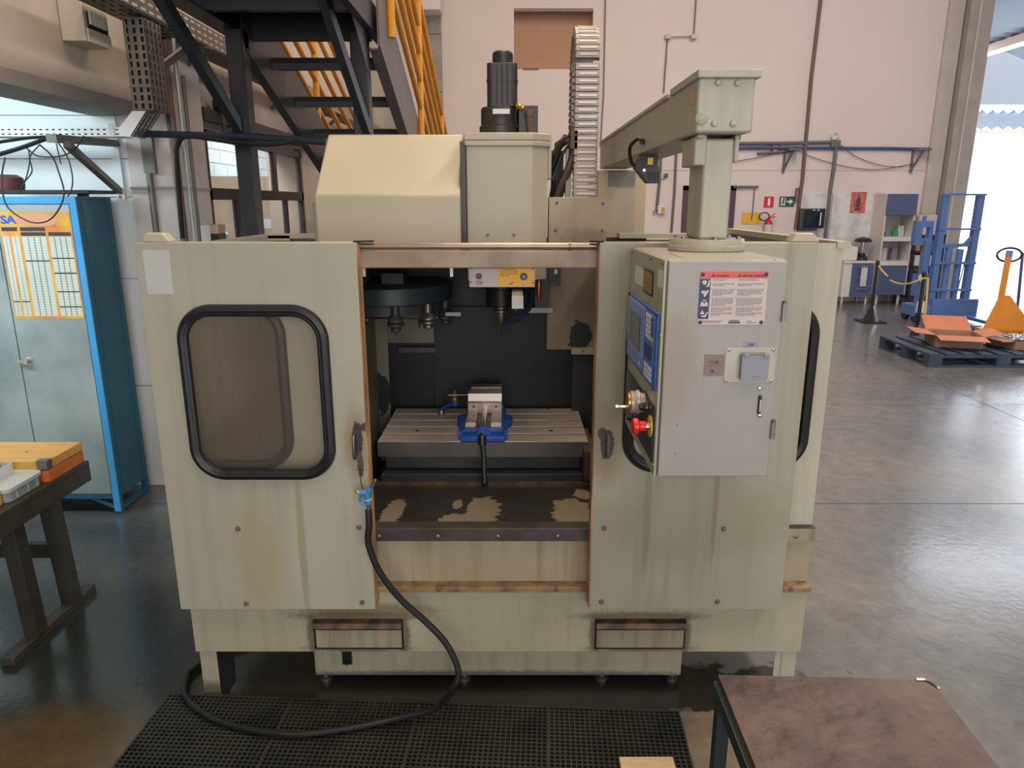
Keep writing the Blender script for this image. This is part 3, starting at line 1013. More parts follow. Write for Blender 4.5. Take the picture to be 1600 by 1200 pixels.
MB().lathe([(.005, 0), (.009, .02), (.011, .05), (.012, .075), (.007, .09)], ck + Vector((0, 0, -.05)), (0, 0, 1), 12).build('copper_fitting', copper, hd)
pb = MB()
PB(pb, 836, 418, 858, 480, 2.98, .1)
PB(pb, 858, 418, 876, 447, 2.96, .06)
PB(pb, 858, 440, 869, 447, 2.955, .06)
pb.build('slide_guard', mat('slide_guard_black', '#22252b', .45), hd)
PB(MB(), 866, 421, 871, 428, 2.953, .006).build('guard_label', white_label, hd)
pb = MB()
PB(pb, 806, 481, 864, 489, 3.0, .02)
pb.build('lower_guard_strip', steel_dull, hd)

# ================================================================ tool changer (cover + carousel)
TO = Vector((-.43, 2.9, 1.3))
tch = thing('tool_changer', 'wide beige sloped tool changer cover left of the spindle head, carousel beneath', 'tool changer', TO)
xl, xr = -.700, -.184
zc = 1.676
sec = [(2.60, 1.42), (2.60, zc), (2.85, 1.902), (3.30, 1.902), (3.30, 1.42)]
MB().prism([(xl, y, z) for y, z in sec], (xr - xl, 0, 0)).build('changer_cover', paint_warm, tch, bevel=.008)
MB().prism([(xl - .002, 2.603, 1.42), (xl - .002, 2.603, zc), (xl - .002, 2.85, 1.90), (xl - .002, 3.3, 1.90), (xl - .002, 3.3, 1.42)], (-.0, 0, 0)) if False else None
MB().prism([(xl, 2.61, 1.42), (xl - .035, 2.70, 1.42), (xl - .035, 3.3, 1.42), (xl, 3.3, 1.42)], (0, 0, .235)).build('side_cover', paint_warm, tch, bevel=.004)
MB().box(xr, -.171, 2.63, 3.25, 1.42, 1.86).build('cover_gap_strip', black_plastic, tch)
cc = Vector((-.52, 3.0, 0))
za, zb2 = AY(640, 479, 2.75).z, AY(640, 451, 2.75).z
ca_ = MB().lathe([(.262, za), (.268, za + .004), (.268, zb2 - .004), (.262, zb2)], cc, n=64).build('carousel_disc', green_grey, tch)
MB().lathe([(.20, za - .05), (.23, za - .045), (.23, za)], cc, n=48).build('carousel_hub', cast_dark, tch)
pb = MB()
PB(pb, 596, 427, 630, 444, 2.9, .1)
pb.build('changer_motor', cast_dark, tch)
for ang, full in ((-42, True), (-75, False), (-110, False), (-10, False)):
    a = R(ang)
    p = cc + Vector((.245 * math.cos(a), .245 * math.sin(a), 0))
    mb = MB().lathe([(.016, za), (.017, za - .035), (.022, za - .04), (.034, za - .055), (.034, za - .062), (.028, za - .066), (.034, za - .07), (.034, za - .078), (.020, za - .086), (.020, za - .098), (.005, za - .104), (.005, za - .118)], p, n=18)
    h_ = mb.build('tool_holder', steel_dull if full else cast_dark, tch)
    MB().ball(p + Vector((-.036, -.012, za - .055)), .006, 8).ball(p + Vector((.036, -.012, za - .055)), .006, 8).build('gripper_ball', steel_bright, h_)
pb = MB()
PB(pb, 696, 488, 720, 494, 2.9, .012)
pb.build('gripper_arm', steel_dull, tch)
MB().tube([AY(600, 497, 2.93), AY(668, 499, 2.93)], .004, 6).tube([AY(655, 500, 2.9), AY(656, 511, 2.9)], .006, 6).build('changer_link', steel_dull, tch)

# ================================================================ plate, rear column with arm
PO = Vector((.35, 3.0, 1.4))
cp = thing('column_cover_plate', 'beige square cover plate with four screws under the cable chain', 'cover plate', PO)
pb = MB()
PB(pb, 857, 308, 948, 392, 2.9, .07)
pb.build('plate', mat('dusty_plate_paint', '#ac9c80', .45, streak=.15, org=PO, patches=[(.30, 2.9, 1.50, .1, 3, .05, '#7d6c56~', .8)]), cp, bevel=.003)
for px, py in ((870, 317), (868, 360), (942, 318), (941, 360)):
    MB().lathe([(.006, 0), (.006, .004), (.003, .005)], AY(px, py, 2.9), (0, -1, 0), 8).build('screw', pipe_brown, cp)

RO = Vector((.55, 3.6, 0))
rc = thing('electrical_cabinet', 'beige rear cabinet of the milling machine standing under the overhead arm', 'cabinet', RO)
xa, xb = .405, .640
ztop = 1.800
MB().prism([(xa, 3.48, 0.02), (xb - .05, 3.48, 0.02), (xb + .005, 3.53, 0.02), (xb + .005, 3.95, 0.02), (xa, 3.95, 0.02)], (0, 0, ztop - .02)).build('cabinet_body', mat('rear_cabinet_paint', '#b3a384', .45, streak=.12), rc, bevel=.004)
MB().box(xb + .004, xb + .012, 3.60, 3.64, 1.60, 1.72).build('door_hinge', steel_dull, rc)
MB().box(xa + .05, xb - .06, 3.474, 3.48, ztop - .075, ztop - .004).build('arm_bracket', mat('bracket_shade', '#7d7668', .5), rc)

# ================================================================ cable chain
KO = Vector((.30, 3.0, 1.6))
kc = thing('cable_chain', 'upright looped grey cable drag chain of many ribbed links beside the spindle motor', 'cable chain', KO)
path = []
zlow, ztopc, rad = 1.66, 2.185, .155
p_ = .0268
z = zlow
while z < ztopc:
    path.append((3.0, z, 0.0))
    z += p_
na = int(PI * rad / p_)
for i in range(1, na):
    a = PI * i / na
    path.append((3.0 + rad - rad * math.cos(a), ztopc + rad * math.sin(a), a))
z = ztopc
while z > 1.92:
    path.append((3.0 + 2 * rad, z, PI))
    z -= p_
wx0, wx1 = .250, .345


def linkmesh():
    m = MB()
    # local: outer face towards -Y, centred on origin
    m.box(wx0, wx1, 0.0, .004, -.0120, .0120)
    m.box(wx0, wx0 + .007, 0.004, .040, -.0125, .0125)
    m.box(wx1 - .007, wx1, 0.004, .040, -.0125, .0125)
    m.box(wx0, wx1, .036, .040, -.010, .010)
    m.box(wx0 - .003, wx0, .008, .032, -.0075, .0075)
    return m


lk = []
first = None
rib0 = None
for i, (yy, zz_, a) in enumerate(path):
    if first is None:
        mb = linkmesh()
        me_o = mb.build('chain_link', mat('chain_grey', '#9b938e', .4, .1, var=.08), None, bevel=.0015)
        me_o.parent = kc
        first = me_o
        rb = MB().box(wx0 + .012, wx1 - .010, -.003, 0.0, -.004, .004).build('link_rib', mat('chain_rib', '#c7bcb2', .35, .2), None, bevel=.001)
        rb.parent = me_o
        o, g = me_o, rb
    else:
        o = first.copy()
        COL.objects.link(o)
        g = rb.copy()
        COL.objects.link(g)
        g.parent = o
    o.location = Vector((0, yy, zz_)) - KO
    o.rotation_euler = (-a, 0, 0)

CB = thing('cable_bundle', 'brown and black cables hanging between spindle head and cable chain', 'cables', (.2, 3.0, 1.6))
hs = [([(.19, 3.10, 1.66), (.225, 3.06, 1.76), (.25, 3.05, 1.84), (.235, 3.06, 1.90), (.19, 3.12, 1.88)], .018, brown_hose),
      ([(.175, 3.05, 1.64), (.20, 3.03, 1.72), (.235, 3.02, 1.80), (.245, 3.03, 1.86), (.215, 3.06, 1.90), (.17, 3.1, 1.84)], .012, brown_hose),
      ([(.17, 3.02, 1.80), (.20, 3.02, 1.885), (.235, 3.03, 1.915), (.26, 3.08, 1.90)], .006, black_plastic),
      ([(.16, 3.04, 1.78), (.195, 3.04, 1.86), (.23, 3.05, 1.90), (.255, 3.08, 1.86)], .006, black_plastic),
      ([(.165, 3.03, 1.74), (.205, 3.05, 1.84), (.245, 3.06, 1.88), (.26, 3.09, 1.82)], .007, black_plastic),
      ([(.16, 3.06, 1.66), (.18, 3.06, 1.78), (.19, 3.07, 1.87), (.22, 3.1, 1.92)], .008, black_plastic)]
for pts, r, m in hs:
    MB().tube(smoothpath(pts, 6), r, 8).build('cable', m, CB)
MB().cyl((.248, 3.02, 1.91), (.248, 3.02, 1.95), .018, n=14).box(.235, .262, 3.0, 3.06, 1.86, 1.93).build('cable_clamp', brown_hose, CB)
MB().box(.222, .245, 3.05, 3.09, 1.56, 1.86).build('chain_backplate', paint_warm, CB)
MB().box(.165, .215, 3.10, 3.14, 1.50, 1.86).build('dark_backplate', dark_sheet, CB)

# ================================================================ control pendant hanging on the overhead arm
NO = Vector((.47, 1.8, 1.02))
pd = thing('control_pendant', 'cream control box with blue keypad on a post before the right door', 'control pendant', NO)
bx0, bx1, by0, by1, bz0, bz1 = .338, .599, 1.56, 1.99, 1.024, 1.531
boxm = mat('pendant_paint', '#9e9c97', .42, var=.04, org=NO, patches=[(.36, 1.56, 1.30, .05, 3, .12, '#98897a~', .8)])
MB().box(bx0, bx1, by0 + .012, by1, bz0, bz1).build('box_shell', boxm, pd, bevel=.003)
MB().box(bx0 + .003, bx1 - .0, by0, by0 + .012, bz0 + .004, bz1 - .003).build('front_door', boxm, pd, bevel=.003)
MB().box(bx0 + .045, bx1 - .02, by0 + .04, by0 + .20, bz1, bz1 + .0012).build('top_plate', paint_warm, pd)
MB().box(bx1 + .0002, bx1 + .006, by0 + .02, by1, bz0 + .006, bz1 - .01).build('side_flange', boxm, pd)
for py in (488, 672):
    c = AY(1228 if py < 500 else 1203, py, 1.56)
    MB().box(bx1 - .004, bx1 + .006, 1.553, 1.566, c.z - .020, c.z + .020).cyl((bx1 + .001, 1.558, c.z + .02), (bx1 + .001, 1.558, c.z + .026), .005, n=10).build('door_hinge', steel_dull, pd)
# operator face on the left side: plane x = bx0
FX = bx0 - .006
MB().box(FX, bx0, by0 + .004, by1, bz0 + .003, bz1 - .001).build('operator_face', panel_green, pd, bevel=.0015)


def FP(px, py, d=0.0):
    v = AX(px, py, FX - d)
    return v


def fplate(mb, corners, th, d=0.0, inset=0.0):
    """plate lying on the operator face, given its four measured corners -> true rectangle in (Y, z)"""
    ys_ = [FP(*c).y for c in corners]
    zs_ = [FP(*c).z for c in corners]
    ys_ = [max(y, by0 + .014) for y in ys_]
    return mb.box(FX - d - th, FX - d, min(ys_) + inset, max(ys_) - inset, min(zs_) + inset, max(zs_) - inset)


ka = [FP(986, 458), FP(1041, 494), FP(1033, 606), FP(979, 563)]
kz1 = (ka[0].z + ka[1].z) / 2
kz0 = (ka[2].z + ka[3].z) / 2
ky1 = (ka[0].y + ka[3].y) / 2
ky0 = (ka[1].y + ka[2].y) / 2
ky0, ky1 = max(ky0, by0 + .02), min(ky1, by1 - .012)
kp = MB().box(FX - .006, FX, ky0, ky1, kz0, kz1).build('keypad_panel', key_blue, pd, bevel=.002)
K = lambda s, t: (ky1 - (ky1 - ky0) * s, kz1 - (kz1 - kz0) * t)


def kbox(s0, s1, t0, t1, d0, d1, m=None):
    a, b = K(s0, t0), K(s1, t1)
    return (m or MB()).box(FX - d1, FX - d0, b[0], a[0], b[1], a[1])


kbox(.04, .64, .05, .93, .006, .009).build('screen_bezel', key_light, kp, bevel=.001)
kbox(.14, .52, .22, .70, .009, .0105).build('screen', screen_m, kp)
kbox(.06, .60, .76, .88, .009, .0098).build('soft_key_row', mat('soft_key', '#6f8ccb', .4), kp)
kbox(.52, .575, .83, .88, .0098, .0108).build('orange_key', sign_yellow, kp)
kbox(.68, .94, .06, .96, .006, .0075).build('key_field', mat('key_field_blue', '#5a82c6', .4), kp)
kw = kd = None
for r in range(13):
    if r in (5, 9):
        continue
    for c in range(4):
        s0 = .70 + c * .057
        t0 = .085 + r * .066
        dark = 5 < r < 9 or (c == 3 and r < 4)
        m = key_dark if dark else key_white
        if r == 4 and c == 3:
            m = sign_yellow
        if r == 4 and c == 2 and False:
            continue
        kbox(s0, s0 + .045, t0, t0 + .048, .0075, .0095).build('key', m, kp, smooth=False)
for s, t in ((.02, .02), (.98, .02), (.02, .98), (.98, .98)):
    y, z = K(s, t)
    MB().lathe([(.004, 0), (.004, .003)], (FX - .006, y, z), (-1, 0, 0), 8).build('screw', black_plastic, kp)
# lower black field with knobs
q = [FP(980, 583), FP(1029, 634), FP(1024, 711), FP(973, 651)]
qy1, qy0 = (q[0].y + q[3].y) / 2, (q[1].y + q[2].y) / 2
qz1, qz0 = (q[0].z + q[1].z) / 2, (q[2].z + q[3].z) / 2
qy0, qy1 = max(qy0, by0 + .02), min(qy1, by1 - .01)
bp_ = MB().box(FX - .004, FX, qy0, qy1, qz0, qz1).build('button_field', mat('button_field_black', '#2b2d36', .4), pd, bevel=.001)
MB().box(FX - .0046, FX - .004, qy1 - .08, qy1 - .004, qz0 + .004, qz1 - .004).build('grey_scale_plate', mat('scale_grey', '#55555a', .4), bp_)


def QP(px, py, d):
    v = AX(px, py, FX - d)
    return Vector((FX - .004, min(max(v.y, qy0 + .012), qy1 - .012), v.z))


# hand wheel, rotary knobs, emergency stop
c = QP(990, 628, .03)
w = MB().lathe([(.026, 0), (.026, .012), (.030, .014), (.030, .020), (.026, .022), (.028, .026), (.028, .034), (.022, .036)], c, (-1, 0, 0), 24).build('handwheel', steel, bp_)
MB().lathe([(.024, .036), (.024, .042)], c, (-1, 0, 0), 20).build('handwheel_face', brass, bp_)
MB().lathe([(.0045, .042), (.0045, .060), (.006, .062), (.006, .070)], c + Vector((0, .006, -.014)), (-1, 0, 0), 10).build('crank_pin', steel_bright, bp_)
for px, py in ((1003, 617), (1008, 636)):
    c2 = QP(px, py, .01)
    kk = MB().lathe([(.011, 0), (.011, .010), (.008, .012), (.008, .02)], c2, (-1, 0, 0), 14).build('selector_knob', black_plastic, bp_)
    MB().lathe([(.0115, .002), (.0115, .005)], c2, (-1, 0, 0), 14).build('knob_ring', steel_bright, bp_)
c2 = QP(990, 652, .01)
MB().lathe([(.013, 0), (.013, .008), (.008, .010), (.008, .024)], c2, (-1, 0, 0), 14).build('selector_knob', black_plastic, bp_)
c2 = QP(1019, 666, .0)
MB().lathe([(.026, 0), (.026, .003)], c2, (-1, 0, 0), 28).build('stop_ring', yellow, bp_)
MB().lathe([(.009, .003), (.009, .014)], c2, (-1, 0, 0), 14).build('stop_collar', steel_bright, bp_)
MB().lathe([(.0125, .012), (.0125, .026), (.019, .030), (.020, .036), (.018, .042), (.010, .045)], c2, (-1, 0, 0), 22).build('stop_button', red_knob, bp_)
# labels and name badge above the keypad
for cs in ([(993, 417), (1008, 422), (1008, 446), (993, 441)], [(1029, 421), (1044, 428), (1044, 453), (1028, 447)]):
    mb = MB()
    fplate(mb, cs, .0008)
    mb.build('paper_label', white_label, pd)
mb = MB()
cs = [(1008, 419), (1021, 424), (1020, 461), (1006, 455)]
fplate(mb, cs, .003, inset=.0)
bd = mb.build('badge_frame', black_plastic, pd, bevel=.001)
mb = MB()
fplate(mb, cs, .001, d=.003, inset=.006)
mb.build('badge_face', brass, bd)
for px, py in ((988, 387), (1018, 397), (1036, 408), (1034, 527), (979, 662), (1029, 741)):
    v = FP(px, py)
    MB().lathe([(.004, 0), (.004, .003)], (FX, min(max(v.y, by0 + .008), by1 - .008), min(max(v.z, bz0 + .008), bz1 - .01)), (-1, 0, 0), 8).build('screw', steel_dull, pd)

# front door furniture: warning sign
FY = by0


def DP(px, py):
    return AY(px, py, FY)


s00, s11 = DP(1095, 424), DP(1193, 507)
sgx0, sgx1 = DP(1092, 465).x, DP(1197, 465).x
sgz1, sgz0 = s00.z, s11.z
sg = MB().box(sgx0, sgx1, FY - .0015, FY, sgz0, sgz1).build('warning_sign', sign_beige, pd)
SX = lambda s: sgx0 + (sgx1 - sgx0) * s
SZ = lambda t: sgz1 - (sgz1 - sgz0) * t


def sbox(s0, s1, t0, t1, m, name, d=.0008, kind=None):
    return MB().box(SX(s0), SX(s1), FY - .0015 - d, FY - .0015, SZ(t1), SZ(t0)).build(name, m, sg, smooth=False, kind=kind)


sbox(0, 1, 0, .125, sign_red, 'red_heading')
sbox(0, .155, .135, .89, navy, 'pictogram_column')
for s, word in ((.155, 'WARNING'), (.545, 'MACHINE GUARDING')):
    zb0, zt0 = SZ(.10), SZ(.025)
    MB().prism([(SX(s), FY - .0026, zb0), (SX(s + .068), FY - .0026, zb0), (SX(s + .034), FY - .0026, zt0)], (0, .0004, 0)).build('warning_triangle', navy, sg, smooth=False)
    text('!', .0085, (SX(s + .034), FY - .0028, zb0 + .0012), (1, 0, 0), (0, 0, 1), sign_red, 'exclamation_mark', sg, 'CENTER', .0002)
    text(word, .0062, (SX(s + .08), FY - .0025, zb0 + .0004), (1, 0, 0), (0, 0, 1), navy, 'heading_text', sg, 'LEFT', .0001, .92 if len(word) < 9 else .78)
sp = MB()
random.seed(3)
for blk, (t0, nl) in enumerate(((.15, 1), (.225, 2), (.345, 4), (.505, 5), (.68, 3), (.785, 2))):
    for col_, (sa, sb_) in enumerate(((.19, .52), (.56, .95))):
        for k_ in range(nl):
            t = t0 + k_ * .029
            s = sa
            end = sb_ - (random.uniform(.1, .2) if k_ == nl - 1 else random.uniform(0, .03))
            while s < end:
                w_ = random.uniform(.02, .06)
                sp.box(SX(s), SX(min(s + w_, end)), FY - .0021, FY - .0016, SZ(t + .012), SZ(t))
                s += w_ + .010
for s, t, e in ((.06, .925, .38), (.06, .95, .34), (.74, .925, .80), (.72, .955, .88)):
    sp.box(SX(s), SX(e), FY - .0021, FY - .0016, SZ(t + .010), SZ(t))
sp.build('small_print', ink_soft, sg, smooth=False, kind='stuff')
rl = MB()
for t in (.325, .485, .655, .765):
    rl.box(SX(.17), SX(.97), FY - .002, FY - .0016, SZ(t + .003), SZ(t))
rl.build('ruled_line', ink_soft, sg, smooth=False)
sbox(.46, .64, .945, .975, navy, 'maker_bar')
sbox(.475, .625, .91, .935, ink_soft, 'maker_line')


def pic(polys):
    m_ = MB()
    for pl_ in polys:
        m_.prism([(SX(s), FY - .0029, SZ(t)) for s, t in pl_], (0, .0005, 0))
    m_.build('pictogram', sign_beige, sg, smooth=False)


pic([[(.02, .19), (.06, .16), (.10, .18), (.09, .24), (.05, .25), (.04, .21)], [(.11, .24), (.13, .16), (.145, .16), (.14, .26), (.11, .27)], [(.09, .265), (.14, .265), (.14, .285), (.09, .285)]])
pic([[(.02, .37), (.06, .35), (.08, .37), (.11, .35), (.14, .35), (.13, .38), (.11, .43), (.09, .47), (.07, .47), (.06, .42), (.03, .40)]])
pic([[(.05, .53), (.11, .53), (.09, .555), (.07, .555)], [(.03, .58), (.05, .56), (.08, .60), (.11, .56), (.13, .58), (.14, .65), (.02, .65)]])
pic([[(.03, .765), (.09, .765), (.09, .80), (.03, .80)], [(.045, .73), (.07, .73), (.07, .76), (.045, .76)], [(.04, .83), (.10, .82), (.135, .75), (.145, .77), (.11, .86), (.05, .85)]])
for s, t in ((.035, .055), (.965, .05), (.04, .955), (.955, .955)):
    MB().lathe([(.0042, 0), (.0042, .0022), (.002, .003)], (SX(s), FY - .0015, SZ(t)), (0, -1, 0), 10).build('rivet', navy, sg)
# socket plate, 110 tag, maker sticker, latch, screws
a, b = DP(1134, 543), DP(1206, 597)
so = MB().box(DP(1132, 570).x, DP(1211, 570).x, FY - .002, FY, b.z, a.z).build('socket_plate', mat('socket_plate_paint', '#b3b0a3', .4), pd, bevel=.001)
px0_, px1_ = DP(1155, 570).x, DP(1197, 570).x
zc0, zc1 = DP(1175, 592).z, DP(1175, 550).z
MB().plate(rrect(px0_, px1_, zc0, zc1, .006), [], (0, FY - .002, 0), (1, 0, 0), (0, 0, 1), .016).build('socket_lid', grey_plastic, so, bevel=.003)
MB().box(px0_ + .003, px0_ + .014, FY - .021, FY - .015, zc1 - .007, zc1 + .001).box(px1_ - .014, px1_ - .003, FY - .021, FY - .015, zc1 - .007, zc1 + .001).build('lid_hinge', grey_plastic, so, bevel=.001)
MB().cyl((px0_ + .014, FY - .017, zc1 - .002), (px1_ - .014, FY - .017, zc1 - .002), .0022, n=8).build('hinge_pin', steel_bright, so)
MB().box((px0_ + px1_) / 2 - .006, (px0_ + px1_) / 2 + .006, FY - .0188, FY - .018, zc0 + .010, zc0 + .0115).build('lid_mark', ink_soft, so)
for px, py in ((1139, 546), (1208, 546), (1134, 594), (1204, 594)):
    MB().lathe([(.0036, 0), (.0036, .002), (.002, .003)], DP(px, py) + Vector((0, -.002, 0)), (0, -1, 0), 10).build('screw', steel_bright, so)
a, b = DP(1162, 534), DP(1183, 542)
tg = MB().box(a.x, b.x, FY - .001, FY, b.z, a.z).build('voltage_tag', grey_plastic, pd)
text('110', .0085, ((a.x + b.x) / 2, FY - .001, b.z + .0025), (1, 0, 0), (0, 0, 1), navy, 'voltage_number', tg, 'CENTER', .0004, 1.05)
a, b = DP(1101, 554), DP(1136, 587)
st_ = MB().box(DP(1100, 570).x, DP(1131, 570).x, FY - .001, FY, b.z, a.z).build('maker_sticker', brown_sticker, pd)
cx_ = (DP(1100, 570).x + DP(1131, 570).x) / 2
text('ROMI', .011, (cx_, FY - .0011, (a.z + b.z) / 2 + .004), (1, 0, 0), (0, 0, 1), mat('sticker_emboss', '#75605b', .5), 'sticker_word', st_, 'CENTER', .0002, .8)
MB().box(cx_ - .016, cx_ + .016, FY - .0016, FY - .001, (a.z + b.z) / 2 - .001, (a.z + b.z) / 2 + .0003).build('sticker_line', MATS['sticker_emboss'], st_)
text('100', .008, (cx_ - .004, FY - .0011, b.z + .008), (1, 0, 0), (0, 0, 1), ink, 'sticker_number', st_, 'CENTER', .0001, .75)
c = DP(1186.5, 632)
lt = MB().box(c.x - .004, c.x + .004, FY - .004, FY, c.z - .022, c.z + .022).build('door_latch', black_plastic, pd, bevel=.0015)
MB().box(c.x - .0008, c.x + .0022, FY - .0052, FY - .004, c.z - .016, c.z + .012).build('latch_slot', steel, lt)
for py in (607, 649):
    MB().lathe([(.0042, 0), (.0042, .003), (.002, .004)], DP(1187, py), (0, -1, 0), 10).build('screw', steel_bright, pd)
for px, py in ((1058, 664), (1055, 709), (1210, 405)):
    MB().lathe([(.0015, 0), (.0015, .001)], DP(px, py), (0, -1, 0), 6).build('rivet', ink, pd)
# swivel flange, post, elbow and arm
fx, fy = .502, 1.87
MB().lathe([(.094, 0), (.097, .003), (.097, .014), (.094, .016), (.094, .028), (.092, .031)], (fx, fy, bz1), n=48).build('swivel_flange', paint, pd)
for i in range(6):
    a_ = R(30 + 60 * i)
    MB().lathe([(.006, .031), (.006, .037)], (fx + .08 * math.cos(a_), fy + .08 * math.sin(a_), bz1), n=6).build('bolt', steel_dull, pd)
po = MB().box(.464, .536, 1.80, 1.94, bz1 + .031, 1.80).build('post', paint, pd, bevel=.006)
ar = MB()
ex0, ex1 = .428, .560
ar.box(ex0, ex1, 1.75, 3.62, 1.809, 1.932)
arm = ar.build('arm', paint, pd, bevel=.005)
MB().box(ex0 - .006, ex1 + .008, 1.735, 2.03, 1.926, 1.944).build('arm_lid', paint, arm, bevel=.002)
MB().box(ex0 - .006, ex1 + .008, 2.07, 3.62, 1.926, 1.938).build('arm_lid', paint, arm, bevel=.002)
for px, py in ((1122, 129), (1152, 130), (1116, 193), (1145, 193)):
    MB().lathe([(.0078, 0), (.0078, .003), (.005, .006)], AY(px, py, 1.75), (0, -1, 0), 14).build('bolt', paint, arm)
c = AY(1096, 185, 1.75)
MB().lathe([(.015, 0), (.015, .004), (.012, .006)], c, (0, -1, 0), 20).bar(c + Vector((-.008, -.0068, -.003)), c + Vector((.008, -.0068, .003)), .003, .002, (0, 1, 0)).build('plug_screw', paint, arm)
c = AX(1081, 152, ex0)
MB().box(ex0 - .002, ex0, c.y - .012, c.y + .012, c.z - .016, c.z + .014).build('yellow_tag', wood_case, arm, label='small yellow tag')
MB().box(.440, .470, 1.80, 1.93, 1.738, 1.809).box(.536, .548, 1.80, 1.93, 1.745, 1.809).box(.44, .46, 1.78, 1.96, 1.799, 1.809).build('post_bracket', paint, pd, bevel=.004)
MB().cyl((.553, 1.83, 1.80), (.553, 1.83, 1.809), .006, n=8).build('bolt', pipe_brown, pd)

# small work lamp clipped under the arm
lp = AX(1011, 250, ex0 + .03)
LO = Vector(lp)
wl_ = thing('work_lamp', 'small black clip-on work lamp with cable under the overhead arm', 'lamp', LO)
m_ = MB()
m_.prism([(LO.x - .03, LO.y - .02, 1.806), (LO.x + .035, LO.y - .02, 1.806), (LO.x + .035, LO.y - .02, 1.77), (LO.x + .042, LO.y - .02, 1.755), (LO.x + .042, LO.y - .02, 1.715), (LO.x + .0, LO.y - .02, 1.715), (LO.x - .045, LO.y - .02, 1.765)], (0, .045, 0))
lb = m_.build('lamp_body', black_plastic, wl_, bevel=.002)
fn = MB()
for i in range(5):
    fn.box(LO.x + .004 + i * .008, LO.x + .007 + i * .008, LO.y - .026, LO.y - .02, 1.722, 1.75)
fn.build('cooling_fins', black_plastic, lb)
MB().box(LO.x - .002, LO.x + .016, LO.y - .023, LO.y - .02, 1.775, 1.797).build('lamp_label', brass, lb)
MB().lathe([(.005, 0), (.005, .003)], (LO.x - .012, LO.y - .02, 1.757), (0, -1, 0), 10).build('screw', steel_bright, lb)
kx = ex0 - .004
MB().tube(smoothpath([(LO.x - .03, LO.y, 1.765), (LO.x - .055, LO.y - .01, 1.785), (kx - .03, LO.y - .03, 1.83), (kx - .012, LO.y - .06, 1.852), (kx, LO.y - .09, 1.848)], 6), .006, 8).build('lamp_cable', black_rubber, wl_)
MB().bar((kx, LO.y - .06, 1.848), (kx, LO.y - .115, 1.84), .010, .016).build('cable_plug', black_rubber, wl_)

# ================================================================ vise on the table
VO = Vector((-.115, 2.87, .73))
vs = thing('machine_vise', 'blue milling vise with steel jaws and black crank handle on the slotted table', 'vise', VO)
MB().box(-.205, -.028, 2.672, 3.08, .7305, .752).box(-.200, -.033, 2.72, 3.08, .752, .770).build('vise_base', vise_blue, vs, bevel=.004)
MB().box(-.150, -.083, 2.74, 3.02, .770, .7715).build('rail_gap_dark', black_plastic, vs)  # black plate painting the dark gap between the guide rails
for s in (-1, 1):
    cx = -.1165 + s * .098
    MB().prism([(cx - s * .02, 2.84, .731), (cx + s * .016, 2.87, .731), (cx + s * .020, 2.92, .731), (cx + s * .010, 2.955, .731), (cx - s * .02, 2.97, .731)], (0, 0, .030)).build('clamp_lug', vise_blue, vs, bevel=.003)
    MB().prism([(cx - s * .016, 2.70, .731), (cx + s * .002, 2.70, .731), (cx - s * .004, 2.80, .731), (cx - s * .016, 2.82, .731)], (0, 0, .036)).build('side_rib', vise_blue, vs, bevel=.002)
for s in (-1, 1):
    a = -.1165 + s * .052
    MB().prism([(a - .022, 2.745, .762), (a - .022, 3.05, .762), (a - .022, 3.05, .785), (a - .022, 2.76, .785)], (.044, 0, 0)).build('guide_rail', vise_steel, vs, bevel=.0015)
fj = MB().prism([(-.190, 2.93, .772), (-.190, 2.93, .818), (-.190, 2.945, .822), (-.190, 2.952, .856), (-.190, 3.0, .858), (-.190, 3.0, .772)], (.147, 0, 0)).build('moving_jaw', vise_steel, vs, bevel=.0015)
for dx in (-.048, .048):
    MB().lathe([(.0055, 0), (.0055, .001)], (-.1165 + dx, 2.93, .803), (0, -1, 0), 12).build('jaw_hole', black_plastic, fj)
MB().lathe([(.0045, 0), (.0045, .001)], (-.1165, 2.93, .786), (0, -1, 0), 12).build('jaw_hole', black_plastic, fj)
MB().box(-.180, -.045, 3.02, 3.075, .77, .868).build('fixed_jaw', steel_dull, vs, bevel=.002)
MB().cyl((-.1165, 2.70, .775), (-.1165, 2.94, .783), .013, n=16).build('lead_screw', steel_bright, vs)
MB().cyl((-.1165, 2.69, .766), (-.1165, 2.735, .766), .022, n=20).box(-.146, -.087, 2.695, 2.735, .745, .764).build('screw_bearing', vise_blue, vs, bevel=.002)
MB().lathe([(.013, 0), (.013, .018), (.016, .02), (.016, .034), (.010, .036), (.010, .05)], (-.117, 2.69, .758), (0, -1, -.35), 16).build('screw_nut', steel_bright, vs)
cr_ = MB().cyl((-.117, 2.655, .764), (-.117, 2.640, .728), .017, .015, 14)
cr_.tube([(-.117, 2.645, .745), (-.113, 2.632, .70), (-.110, 2.612, .62), (-.108, 2.604, .596)], .0095, 10)
cr_.ball((-.108, 2.602, .588), .015, 12)
cr_.build('crank_handle', mat('crank_green_black', '#15211f', .35), vs)

ws = thing('work_stop', 'small blue jointed work stop with steel rod left of the vise', 'work stop', (-.317, 3.065, .73))
MB().lathe([(.015, 0), (.015, .018), (.013, .021)], (-.317, 3.06, .7305), n=16).build('stop_base', steel_dull, ws)
MB().tube([(-.317, 3.06, .752), (-.30, 3.055, .768), (-.262, 3.03, .79), (-.250, 3.025, .795)], .010, 10, flat=.8).lathe([(.015, 0), (.015, .02)], (-.252, 3.02, .785), n=14).build('stop_arm', vise_blue, ws)
MB().lathe([(.015, 0), (.016, .006), (.012, .014)], (-.252, 3.02, .805), n=14).build('stop_ring', brass, ws)
MB().lathe([(.011, 0), (.011, .018), (.007, .02), (.007, .034)], (-.252, 3.02, .819), n=12).build('stop_knob', brown_hose, ws)
MB().cyl((-.282, 3.01, .832), (-.185, 3.01, .834), .003, n=8).build('stop_rod', steel_bright, ws)

